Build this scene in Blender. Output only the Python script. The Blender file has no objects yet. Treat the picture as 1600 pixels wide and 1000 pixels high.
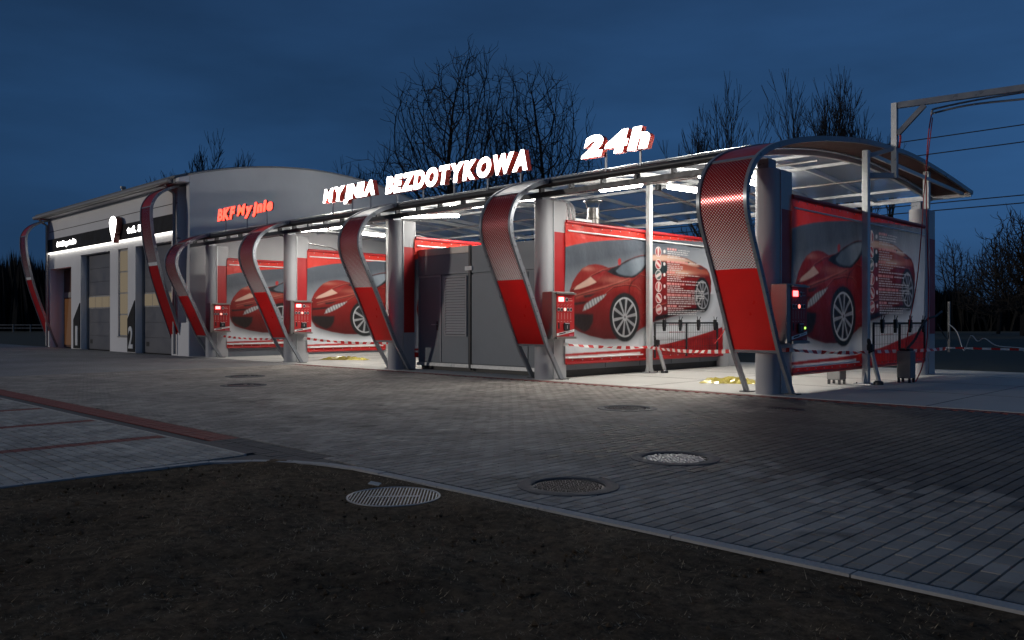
import bpy, math, random
import numpy as np
from mathutils import Vector, Matrix
R_ = math.radians
rnd = random.Random(7)
sc = bpy.context.scene
COL = sc.collection

# ------------------------------------------------------------------ camera, sky, sun, exposure
cam = bpy.data.cameras.new('camera'); cam_o = bpy.data.objects.new('camera', cam); COL.objects.link(cam_o)
cam.sensor_width = 36.0; cam.lens = 36.0 * 1305 / 1600; cam.clip_end = 3000; cam.clip_start = 0.05
cam.shift_y = 2.0 / 1600
cam_o.location = (6.629, -12.57, 1.2); cam_o.rotation_euler = (R_(90), 0, math.atan2(0.703, 0.7114))
sc.camera = cam_o

world = bpy.data.worlds.new('World'); sc.world = world; world.use_nodes = True
def build_world():
    nt = world.node_tree; N = nt.nodes; L = nt.links; N.clear()
    out = N.new('ShaderNodeOutputWorld'); bg = N.new('ShaderNodeBackground')
    tc = N.new('ShaderNodeTexCoord'); sep = N.new('ShaderNodeSeparateXYZ'); L.new(tc.outputs['Generated'], sep.inputs[0])
    ramp = N.new('ShaderNodeValToRGB'); L.new(sep.outputs['Z'], ramp.inputs[0])
    cr = ramp.color_ramp
    stops = [(0.0, (.014, .036, .078)), (.08, (.0190, .064, .160)), (.22, (.0215, .073, .186)), (.38, (.0150, .046, .118)), (.65, (.0380, .070, .132)), (1.0, (.0460, .078, .135))]
    cr.elements[0].position = 0; cr.elements[0].color = (*stops[0][1], 1)
    cr.elements[1].position = 1; cr.elements[1].color = (*stops[-1][1], 1)
    for p, c in stops[1:-1]:
        e = cr.elements.new(p); e.color = (*c, 1)
    mp = N.new('ShaderNodeMapping'); L.new(tc.outputs['Generated'], mp.inputs[0]); mp.inputs['Scale'].default_value = (1.3, 1.3, 5.0)
    nz = N.new('ShaderNodeTexNoise'); L.new(mp.outputs[0], nz.inputs['Vector'])
    nz.inputs['Scale'].default_value = 1.6; nz.inputs['Detail'].default_value = 5; nz.inputs['Roughness'].default_value = .5
    mr = N.new('ShaderNodeMapRange'); L.new(nz.outputs[0], mr.inputs[0])
    mr.inputs['From Min'].default_value = .3; mr.inputs['From Max'].default_value = .7
    mr.inputs['To Min'].default_value = .68; mr.inputs['To Max'].default_value = 1.25
    # darker towards the west (left of the picture), where the dusk has gone
    dt = N.new('ShaderNodeVectorMath'); dt.operation = 'DOT_PRODUCT'; L.new(tc.outputs['Generated'], dt.inputs[0])
    dt.inputs[1].default_value = (.80, .60, 0)
    mr2 = N.new('ShaderNodeMapRange'); L.new(dt.outputs['Value'], mr2.inputs[0])
    mr2.inputs['From Min'].default_value = -.65; mr2.inputs['From Max'].default_value = .3
    mr2.inputs['To Min'].default_value = .66; mr2.inputs['To Max'].default_value = 1.05
    m0 = N.new('ShaderNodeMath'); m0.operation = 'MULTIPLY'; L.new(mr.outputs[0], m0.inputs[0]); L.new(mr2.outputs[0], m0.inputs[1])
    vm = N.new('ShaderNodeVectorMath'); vm.operation = 'SCALE'; L.new(ramp.outputs[0], vm.inputs[0]); L.new(m0.outputs[0], vm.inputs['Scale'])
    # a last trace of the physical sky, sun far down
    sky = N.new('ShaderNodeTexSky'); sky.sky_type = 'NISHITA'; sky.sun_disc = False
    sky.sun_elevation = R_(5); sky.sun_rotation = R_(200)
    sk = N.new('ShaderNodeVectorMath'); sk.operation = 'SCALE'; L.new(sky.outputs[0], sk.inputs[0]); sk.inputs['Scale'].default_value = .0006
    ad = N.new('ShaderNodeVectorMath'); ad.operation = 'ADD'; L.new(vm.outputs[0], ad.inputs[0]); L.new(sk.outputs[0], ad.inputs[1])
    L.new(ad.outputs[0], bg.inputs[0]); bg.inputs[1].default_value = 1.0
    L.new(bg.outputs[0], out.inputs[0])
build_world()

sun = bpy.data.lights.new('sun', 'SUN'); sun_o = bpy.data.objects.new('sun', sun); COL.objects.link(sun_o)
sun.energy = 0.60; sun.angle = R_(3); sun.color = (1.0, .92, .82)
SUN_AZ, SUN_EL = R_(60), R_(8)              # the low light of the road behind the camera, travelling this way
sd = Vector((math.cos(SUN_AZ) * math.cos(SUN_EL), math.sin(SUN_AZ) * math.cos(SUN_EL), -math.sin(SUN_EL)))
sun_o.rotation_euler = sd.to_track_quat('-Z', 'Y').to_euler()

vs = sc.view_settings; vs.view_transform = 'Standard'; vs.look = 'None'; vs.exposure = 0.06; vs.gamma = 1.0
try: vs.use_curve_mapping = False
except Exception: pass
sc.cycles.use_denoising = True
try: sc.cycles.denoiser = 'OPENIMAGEDENOISE'
except Exception: pass
sc.cycles.max_bounces = 7; sc.cycles.diffuse_bounces = 3; sc.cycles.glossy_bounces = 3
sc.cycles.transparent_max_bounces = 12; sc.cycles.sample_clamp_indirect = 4; sc.cycles.caustics_reflective = False; sc.cycles.caustics_refractive = False

# ------------------------------------------------------------------ helpers
def kind(o, k): o['kind'] = k; return o
def tag(o, label, cat, group=None):
    o['label'] = label; o['category'] = cat
    if group: o['group'] = group
    return o
def thing(name, label, cat, loc=(0, 0, 0), group=None):
    o = bpy.data.objects.new(name, None); COL.objects.link(o); o.location = loc; o.empty_display_size = .2
    return tag(o, label, cat, group)
def root_loc(p):
    v = Vector((0, 0, 0))
    while p is not None: v += p.location; p = p.parent
    return v
def copy_tree(o, parent=None):
    c = o.copy(); COL.objects.link(c)
    if parent is not None: c.parent = parent
    for ch in list(o.children): copy_tree(ch, c)
    return c

class MB:
    def __init__(s): s.v = []; s.f = []; s.m = []; s.uv = {}
    def add(s, vs, fs, m=0):
        b = len(s.v); s.v += [tuple(map(float, p)) for p in vs]
        for f in fs: s.f.append(tuple(i + b for i in f)); s.m.append(m)
        return s
    def box(s, x0, x1, y0, y1, z0, z1, m=0):
        vs = [(x, y, z) for z in (z0, z1) for y in (y0, y1) for x in (x0, x1)]
        return s.add(vs, [(0, 2, 3, 1), (4, 5, 7, 6), (0, 1, 5, 4), (2, 6, 7, 3), (0, 4, 6, 2), (1, 3, 7, 5)], m)
    def cbox(s, x0, x1, y0, y1, z0, z1, c=.006, m=0):
        """box with chamfered vertical edges and top edge"""
        def ring(i, z):
            return [(x0 + i + c, y0 + i, z), (x1 - i - c, y0 + i, z), (x1 - i, y0 + i + c, z), (x1 - i, y1 - i - c, z), (x1 - i - c, y1 - i, z), (x0 + i + c, y1 - i, z), (x0 + i, y1 - i - c, z), (x0 + i, y0 + i + c, z)]
        rs = [ring(c, z0), ring(0, z0 + c), ring(0, z1 - c), ring(c, z1)]
        vs = sum(rs, []); fs = []
        for k in range(3):
            for i in range(8): j = (i + 1) % 8; fs.append((k * 8 + i, k * 8 + j, k * 8 + 8 + j, k * 8 + 8 + i))
        fs.append(tuple(range(7, -1, -1))); fs.append(tuple(range(24, 32)))
        return s.add(vs, fs, m)
    def beam(s, p0, p1, w, h, m=0, up=(0, 0, 1)):
        p0, p1, up = Vector(p0), Vector(p1), Vector(up); d = (p1 - p0).normalized()
        a = d.cross(up)
        if a.length < 1e-4: a = d.cross(Vector((0, 1, 0)))
        a.normalize(); b = a.cross(d)
        vs = [p + a * (i * w / 2) + b * (j * h / 2) for p in (p0, p1) for i, j in ((-1, -1), (1, -1), (1, 1), (-1, 1))]
        return s.add(vs, [(3, 2, 1, 0), (4, 5, 6, 7), (0, 1, 5, 4), (1, 2, 6, 5), (2, 3, 7, 6), (3, 0, 4, 7)], m)
    def tube(s, pts, r, n=8, m=0, cap=True):
        P = [Vector(p) for p in pts]; k = len(P); rr = r if hasattr(r, '__len__') else [r] * k
        T = [(P[min(i + 1, k - 1)] - P[max(i - 1, 0)]).normalized() for i in range(k)]
        a = T[0].orthogonal().normalized(); vs = []
        for i in range(k):
            a = (a - T[i] * a.dot(T[i]))
            a = a.normalized() if a.length > 1e-6 else T[i].orthogonal().normalized()
            b = T[i].cross(a)
            vs += [P[i] + (a * math.cos(t) + b * math.sin(t)) * rr[i] for t in (2 * math.pi * j / n for j in range(n))]
        fs = [(i * n + j, i * n + (j + 1) % n, (i + 1) * n + (j + 1) % n, (i + 1) * n + j) for i in range(k - 1) for j in range(n)]
        if cap: fs += [tuple(range(n - 1, -1, -1)), tuple(range((k - 1) * n, k * n))]
        return s.add(vs, fs, m)
    def lathe(s, c, prof, n=32, m=0):
        cx, cy, cz = c; vs = [(cx + r * math.cos(2 * math.pi * j / n), cy + r * math.sin(2 * math.pi * j / n), cz + z) for r, z in prof for j in range(n)]
        fs = [(i * n + j, i * n + (j + 1) % n, (i + 1) * n + (j + 1) % n, (i + 1) * n + j) for i in range(len(prof) - 1) for j in range(n)]
        if prof[0][0] > 1e-4 and prof[0] != prof[-1]: fs.append(tuple(range(n - 1, -1, -1)))
        if prof[-1][0] > 1e-4 and prof[0] != prof[-1]: fs.append(tuple(range((len(prof) - 1) * n, len(prof) * n)))
        return s.add(vs, fs, m)
    def prism(s, poly, lo, hi, axis='z', m=0):
        """poly 2D extruded along axis; axis x: (y,z); axis y: (x,z); axis z: (x,y)"""
        def P(a, b, t): return (t, a, b) if axis == 'x' else (a, t, b) if axis == 'y' else (a, b, t)
        n = len(poly); vs = [P(a, b, lo) for a, b in poly] + [P(a, b, hi) for a, b in poly]
        fs = [(i, (i + 1) % n, n + (i + 1) % n, n + i) for i in range(n)] + [tuple(range(n - 1, -1, -1)), tuple(range(n, 2 * n))]
        return s.add(vs, fs, m)
    def strip(s, prof, x0, x1, off0, off1, m=0):
        """a bent sheet or bar: profile points (y,z), from x0 to x1, between the offsets off0 and off1 along the profile's normal; uv in metres"""
        P = np.array(prof, float); T = np.gradient(P, axis=0); T /= np.linalg.norm(T, axis=1)[:, None]
        Nn = np.stack([-T[:, 1], T[:, 0]], 1); A = P + Nn * off0; B = P + Nn * off1
        arc = np.concatenate([[0], np.cumsum(np.linalg.norm(np.diff(P, axis=0), axis=1))]); k = len(P)
        base = len(s.v); vs = []
        for i in range(k): vs += [(x0, *A[i]), (x1, *A[i]), (x1, *B[i]), (x0, *B[i])]
        for i in range(k):
            for q in range(4): s.uv[base + 4 * i + q] = ((x0 if q in (0, 3) else x1), arc[i])
        fs = [(4 * i + q, 4 * i + (q + 1) % 4, 4 * i + 4 + (q + 1) % 4, 4 * i + 4 + q) for i in range(k - 1) for q in range(4)]
        fs += [(3, 2, 1, 0), (4 * k - 4, 4 * k - 3, 4 * k - 2, 4 * k - 1)]
        return s.add(vs, fs, m)
    def sheet(s, prof, x0, x1, off, m=0):
        """a thin film bent along the profile"""
        P = np.array(prof, float); T = np.gradient(P, axis=0); T /= np.linalg.norm(T, axis=1)[:, None]
        A = P + np.stack([-T[:, 1], T[:, 0]], 1) * off; arc = np.concatenate([[0], np.cumsum(np.linalg.norm(np.diff(P, axis=0), axis=1))]); k = len(P); base = len(s.v); vs = []
        for i in range(k):
            vs += [(x0, *A[i]), (x1, *A[i])]
            for q in (0, 1): s.uv[base + 2 * i + q] = ((x0, x1)[q], arc[i])
        return s.add(vs, [(2 * i, 2 * i + 1, 2 * i + 3, 2 * i + 2) for i in range(k - 1)], m)
    def build(s, name, mats, parent=None, smooth=False, fix=True):
        me = bpy.data.meshes.new(name); off = root_loc(parent)
        me.from_pydata([(x - off.x, y - off.y, z - off.z) for x, y, z in s.v], [], s.f)
        if not isinstance(mats, (list, tuple)): mats = [mats]
        for m in mats: me.materials.append(m)
        if len(mats) > 1: me.polygons.foreach_set('material_index', s.m)
        if s.uv:
            ul = me.uv_layers.new(name='UVMap'); li = np.zeros(len(me.loops), dtype=np.int32); me.loops.foreach_get('vertex_index', li)
            ul.data.foreach_set('uv', np.array([s.uv.get(int(i), (0, 0)) for i in li], dtype=np.float32).ravel())
        if fix:
            import bmesh
            bm = bmesh.new(); bm.from_mesh(me); bmesh.ops.recalc_face_normals(bm, faces=bm.faces[:]); bm.to_mesh(me); bm.free()
        if smooth:
            me.polygons.foreach_set('use_smooth', [True] * len(me.polygons)); me.set_sharp_from_angle(angle=R_(38))
        me.update()
        o = bpy.data.objects.new(name, me); COL.objects.link(o)
        if parent is not None: o.parent = parent
        return o

def smoothline(pts, n=6):
    P = [np.array(p, float) for p in pts]; out = []
    for i in range(len(P) - 1):
        p0, p1, p2, p3 = P[max(i - 1, 0)], P[i], P[i + 1], P[min(i + 2, len(P) - 1)]
        for k in range(n):
            t = k / n
            out.append(.5 * ((2 * p1) + (p2 - p0) * t + (2 * p0 - 5 * p1 + 4 * p2 - p3) * t * t + (3 * p1 - p0 - 3 * p2 + p3) * t ** 3))
    out.append(P[-1]); return out

# ------------------------------------------------------------------ materials
def mat(name, col, rough=.5, metal=0., var=.12, nscale=6., bump=0., bscale=40., spec=.5, transl=0., rvar=.1, dirt=0.):
    m = bpy.data.materials.new(name); m.use_nodes = True; nt = m.node_tree; N, L = nt.nodes, nt.links
    b = N['Principled BSDF']; b.inputs['Metallic'].default_value = metal; b.inputs['Specular IOR Level'].default_value = spec
    tc = N.new('ShaderNodeTexCoord'); nz = N.new('ShaderNodeTexNoise'); L.new(tc.outputs['Object'], nz.inputs['Vector'])
    nz.inputs['Scale'].default_value = nscale; nz.inputs['Detail'].default_value = 6; nz.inputs['Roughness'].default_value = .6
    mr = N.new('ShaderNodeMapRange'); L.new(nz.outputs[0], mr.inputs[0]); mr.inputs['From Min'].default_value = .25; mr.inputs['From Max'].default_value = .75
    mr.inputs['To Min'].default_value = 1 - var; mr.inputs['To Max'].default_value = 1 + var
    vm = N.new('ShaderNodeVectorMath'); vm.operation = 'SCALE'; vm.inputs[0].default_value = col[:3]; L.new(mr.outputs[0], vm.inputs['Scale'])
    L.new(vm.outputs[0], b.inputs['Base Color'])
    mr3 = N.new('ShaderNodeMapRange'); L.new(nz.outputs[0], mr3.inputs[0]); mr3.inputs['From Min'].default_value = .3; mr3.inputs['From Max'].default_value = .7
    mr3.inputs['To Min'].default_value = max(.03, rough - rvar); mr3.inputs['To Max'].default_value = min(1, rough + rvar); L.new(mr3.outputs[0], b.inputs['Roughness'])
    if bump:
        n2 = N.new('ShaderNodeTexNoise'); L.new(tc.outputs['Object'], n2.inputs['Vector']); n2.inputs['Scale'].default_value = bscale; n2.inputs['Detail'].default_value = 5
        bp = N.new('ShaderNodeBump'); bp.inputs['Strength'].default_value = bump; bp.inputs['Distance'].default_value = .01; L.new(n2.outputs[0], bp.inputs['Height']); L.new(bp.outputs[0], b.inputs['Normal'])
    if transl:
        out = N['Material Output']; tr = N.new('ShaderNodeBsdfTranslucent'); L.new(vm.outputs[0], tr.inputs[0])
        mx = N.new('ShaderNodeMixShader'); mx.inputs[0].default_value = transl; L.new(b.outputs[0], mx.inputs[1]); L.new(tr.outputs[0], mx.inputs[2]); L.new(mx.outputs[0], out.inputs[0])
    return m
def emit(name, col, strength, base=.6):
    m = bpy.data.materials.new(name); m.use_nodes = True; nt = m.node_tree; b = nt.nodes['Principled BSDF']
    b.inputs['Base Color'].default_value = (base, base, base, 1); b.inputs['Emission Color'].default_value = (*col, 1); b.inputs['Emission Strength'].default_value = strength
    return m

M = {}
M['grey_paint'] = mat('grey_paint', (.26, .265, .28), .38, 0, .08, 3)
M['pillar'] = mat('pillar_sheet', (.40, .40, .415), .5, 0, .035, 1.2, rvar=.03, spec=.3)
M['pillar_light'] = mat('pillar_light', (.42, .42, .43), .36, 0, .04, 2, rvar=.03)
M['rail'] = mat('rail_paint', (.25, .265, .29), .34, .35, .08, 5)
M['galv'] = mat('galvanised', (.50, .51, .52), .38, .65, .14, 14)
M['white_steel'] = mat('white_steel', (.62, .63, .62), .4, .25, .07, 6)
M['stainless'] = mat('stainless', (.30, .285, .27), .36, .8, .05, 3, rvar=.05)
M['dark_steel'] = mat('dark_steel', (.035, .036, .04), .42, .4, .15, 12)
M['red_panel'] = mat('red_panel', (.50, .006, .006), .34, 0, .05, 2, transl=.26)
M['red_sheet'] = mat('red_sheet', (.36, .012, .014), .40, 0, .06, 3)
M['cap_sheet'] = mat('cap_sheet', (.80, .77, .68), .4, 0, .05, 5)
M['container'] = mat('container', (.155, .175, .20), .42, .1, .08, 1.8)
M['door_grey'] = mat('door_grey', (.14, .16, .185), .45, .1, .07, 2)
M['black'] = mat('black_plastic', (.012, .012, .013), .45, 0, .2, 9)
M['rubber'] = mat('rubber_hose', (.015, .015, .016), .6)
M['red_hose'] = mat('red_hose', (.45, .02, .02), .45)
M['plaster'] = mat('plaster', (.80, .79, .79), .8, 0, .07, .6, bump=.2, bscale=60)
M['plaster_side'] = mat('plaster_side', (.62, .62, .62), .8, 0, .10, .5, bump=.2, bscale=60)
M['black_band'] = mat('black_band', (.012, .010, .010), .55, 0, .1, 2, spec=.2)
M['garage'] = mat('garage_door', (.14, .14, .155), .45, .1, .06, 2)
M['gutter'] = mat('gutter', (.34, .33, .32), .45, .3)
M['roofing'] = mat('roofing', (.2, .2, .2), .6)
M['concrete'] = mat('concrete', (.46, .45, .42), .75, 0, .12, .9, bump=.25, bscale=45)
M['kerb'] = mat('kerb_concrete', (.34, .335, .33), .8, 0, .14, 5, bump=.5, bscale=60)
M['red_paver'] = mat('red_paver', (.20, .055, .045), .8, 0, .25, 9, bump=.4, bscale=70)
M['dark_paver'] = mat('dark_paver', (.075, .072, .072), .8, 0, .25, 9, bump=.4, bscale=70)
M['sand'] = mat('joint_sand', (.055, .051, .047), .95, 0, .2, 20)
M['bark'] = mat('bark', (.020, .017, .015), .9, 0, .25, 4)
M['yellow'] = mat('yellow_film', (.50, .42, .10), .22, 0, .3, 14)
M['wood'] = mat('wood_front', (.11, .045, .025), .45, 0, .25, 3)
M['iron'] = mat('cast_iron', (.05, .05, .055), .5, .6, .25, 25, bump=.3, bscale=120)
M['iron_glint'] = mat('glint_iron', (.58, .57, .56), .45, .45, .15, 40)  # reflection of the lit canopy put into a pale metal colour
M['grate_steel'] = mat('grate_steel', (.40, .40, .40), .5, .5, .2, 40)
M['ringcon'] = mat('ring_concrete', (.055, .058, .068), .75, 0, .2, 14, bump=.5, bscale=80)
M['white_vinyl'] = mat('white_vinyl', (.75, .75, .74), .4)
M['lamp_body'] = mat('lamp_body', (.6, .6, .6), .4)
M['litter'] = mat('litter', (.5, .48, .44), .8); M['pebble'] = mat('pebble_grey', (.22, .19, .15), .9, 0, .5, 30)
M['underside_shade'] = mat('shaded_underside', (.075, .035, .030), .6)  # shade on the red sheet's underside, put into a dark brown
M['steel_dim'] = mat('steel_dim', (.20, .20, .20), .45, .5, .06, 3)
M['lamp'] = emit('lamp_tube', (1, .97, .90), 42)
M['led'] = emit('led_line', (1, .96, .88), 3.6)
M['sign_white'] = emit('sign_white', (1, .97, .93), 8)
M['sign_red'] = emit('sign_red', (1, .042, .010), 3.0)
M['display'] = emit('display', (1, .10, .10), 6)
M['button_lit'] = emit('button_lit', (1, .22, .16), 2.2)
M['green_lamp'] = emit('green_lamp', (.35, 1, .1), 2.5)
M['warm_glass'] = emit('warm_glass', (1, .78, .48), .13, .03)
M['warm_room'] = emit('warm_room', (1, .42, .14), .06, .03)
M['far_lamp'] = emit('far_lamp', (1, .45, .15), 3)
M['sign_side'] = mat('sign_side', (.55, .05, .03), .5)
M['sign_side_dark'] = mat('sign_side_dark', (.10, .012, .012), .45)

def mat_polycarb():
    m = bpy.data.materials.new('polycarbonate'); m.use_nodes = True; nt = m.node_tree; N, L = nt.nodes, nt.links; N.clear()
    out = N.new('ShaderNodeOutputMaterial'); t = N.new('ShaderNodeBsdfTransparent'); t.inputs[0].default_value = (.90, .93, .96, 1)
    tl = N.new('ShaderNodeBsdfTranslucent'); tl.inputs[0].default_value = (.7, .72, .72, 1)
    df = N.new('ShaderNodeBsdfDiffuse'); df.inputs[0].default_value = (.62, .64, .64, 1)
    gl = N.new('ShaderNodeBsdfGlossy'); gl.inputs['Roughness'].default_value = .12; gl.inputs[0].default_value = (.8, .8, .8, 1)
    tc = N.new('ShaderNodeTexCoord'); wv = N.new('ShaderNodeTexWave'); wv.inputs['Scale'].default_value = 6; wv.inputs['Distortion'].default_value = .1; L.new(tc.outputs['Object'], wv.inputs['Vector'])
    bp = N.new('ShaderNodeBump'); bp.inputs['Strength'].default_value = .5; bp.inputs['Distance'].default_value = .02; L.new(wv.outputs[0], bp.inputs['Height']); L.new(bp.outputs[0], gl.inputs['Normal'])
    a = N.new('ShaderNodeMixShader'); a.inputs[0].default_value = .5; L.new(tl.outputs[0], a.inputs[1]); L.new(df.outputs[0], a.inputs[2])
    b = N.new('ShaderNodeMixShader'); b.inputs[0].default_value = .52; L.new(t.outputs[0], b.inputs[1]); L.new(a.outputs[0], b.inputs[2])
    c = N.new('ShaderNodeMixShader'); c.inputs[0].default_value = .06; L.new(b.outputs[0], c.inputs[1]); L.new(gl.outputs[0], c.inputs[2])
    L.new(c.outputs[0], out.inputs[0]); return m
M['polycarb'] = mat_polycarb()

def mat_halftone():
    """printed dot screen on the curved sheets: white with red dots low down, red with white dots at the top"""
    m = bpy.data.materials.new('halftone_print'); m.use_nodes = True; nt = m.node_tree; N, L = nt.nodes, nt.links
    b = N['Principled BSDF']; b.inputs['Roughness'].default_value = .24; b.inputs['Metallic'].default_value = .55
    uv = N.new('ShaderNodeUVMap'); uv.uv_map = 'UVMap'; sp = N.new('ShaderNodeSeparateXYZ'); L.new(uv.outputs[0], sp.inputs[0])
    def cosw(sock):
        k = N.new('ShaderNodeMath'); k.operation = 'MULTIPLY'; k.inputs[1].default_value = 2 * math.pi / .037; L.new(sock, k.inputs[0])
        c = N.new('ShaderNodeMath'); c.operation = 'COSINE'; L.new(k.outputs[0], c.inputs[0]); return c.outputs[0]
    rot = []
    for sg in (1, -1):
        a = N.new('ShaderNodeMath'); a.operation = 'MULTIPLY_ADD'; L.new(sp.outputs[1], a.inputs[0]); a.inputs[1].default_value = sg; L.new(sp.outputs[0], a.inputs[2])
        h = N.new('ShaderNodeMath'); h.operation = 'MULTIPLY'; h.inputs[1].default_value = .7071; L.new(a.outputs[0], h.inputs[0]); rot.append(cosw(h.outputs[0]))
    s = N.new('ShaderNodeMath'); s.operation = 'ADD'; L.new(rot[0], s.inputs[0]); L.new(rot[1], s.inputs[1])
    t = N.new('ShaderNodeMapRange'); L.new(sp.outputs[1], t.inputs[0]); t.inputs['From Min'].default_value = 0.0; t.inputs['From Max'].default_value = 1.55
    t.inputs['To Min'].default_value = .70; t.inputs['To Max'].default_value = -1.65
    d = N.new('ShaderNodeMath'); d.operation = 'SUBTRACT'; L.new(s.outputs[0], d.inputs[0]); L.new(t.outputs[0], d.inputs[1])
    q = N.new('ShaderNodeMapRange'); L.new(d.outputs[0], q.inputs[0]); q.inputs['From Min'].default_value = -.12; q.inputs['From Max'].default_value = .12
    mx = N.new('ShaderNodeMix'); mx.data_type = 'RGBA'; L.new(q.outputs[0], mx.inputs['Factor']); mx.inputs['A'].default_value = (.56, .51, .51, 1); mx.inputs['B'].default_value = (.27, .008, .010, 1)
    L.new(mx.outputs['Result'], b.inputs['Base Color'])
    out = N['Material Output']; tr = N.new('ShaderNodeBsdfTranslucent'); L.new(mx.outputs['Result'], tr.inputs[0])
    mm = N.new('ShaderNodeMixShader'); mm.inputs[0].default_value = .22; L.new(b.outputs[0], mm.inputs[1]); L.new(tr.outputs[0], mm.inputs[2]); L.new(mm.outputs[0], out.inputs[0])
    return m
M['halftone'] = mat_halftone()

def mat_tape():
    m = bpy.data.materials.new('barrier_tape'); m.use_nodes = True; nt = m.node_tree; N, L = nt.nodes, nt.links; b = N['Principled BSDF']; b.inputs['Roughness'].default_value = .35
    uv = N.new('ShaderNodeUVMap'); uv.uv_map = 'UVMap'; sp = N.new('ShaderNodeSeparateXYZ'); L.new(uv.outputs[0], sp.inputs[0])
    f = N.new('ShaderNodeMath'); f.operation = 'FRACT'
    k = N.new('ShaderNodeMath'); k.operation = 'MULTIPLY'; k.inputs[1].default_value = 1 / .34; L.new(sp.outputs[1], k.inputs[0]); L.new(k.outputs[0], f.inputs[0])
    g = N.new('ShaderNodeMath'); g.operation = 'GREATER_THAN'; g.inputs[1].default_value = .5; L.new(f.outputs[0], g.inputs[0])
    mx = N.new('ShaderNodeMix'); mx.data_type = 'RGBA'; L.new(g.outputs[0], mx.inputs['Factor']); mx.inputs['A'].default_value = (.75, .74, .72, 1); mx.inputs['B'].default_value = (.55, .02, .02, 1)
    L.new(mx.outputs['Result'], b.inputs['Base Color'])
    out = N['Material Output']; tr = N.new('ShaderNodeBsdfTranslucent'); L.new(mx.outputs['Result'], tr.inputs[0])
    mm = N.new('ShaderNodeMixShader'); mm.inputs[0].default_value = .35; L.new(b.outputs[0], mm.inputs[1]); L.new(tr.outputs[0], mm.inputs[2]); L.new(mm.outputs[0], out.inputs[0])
    return m
M['tape'] = mat_tape()

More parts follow.
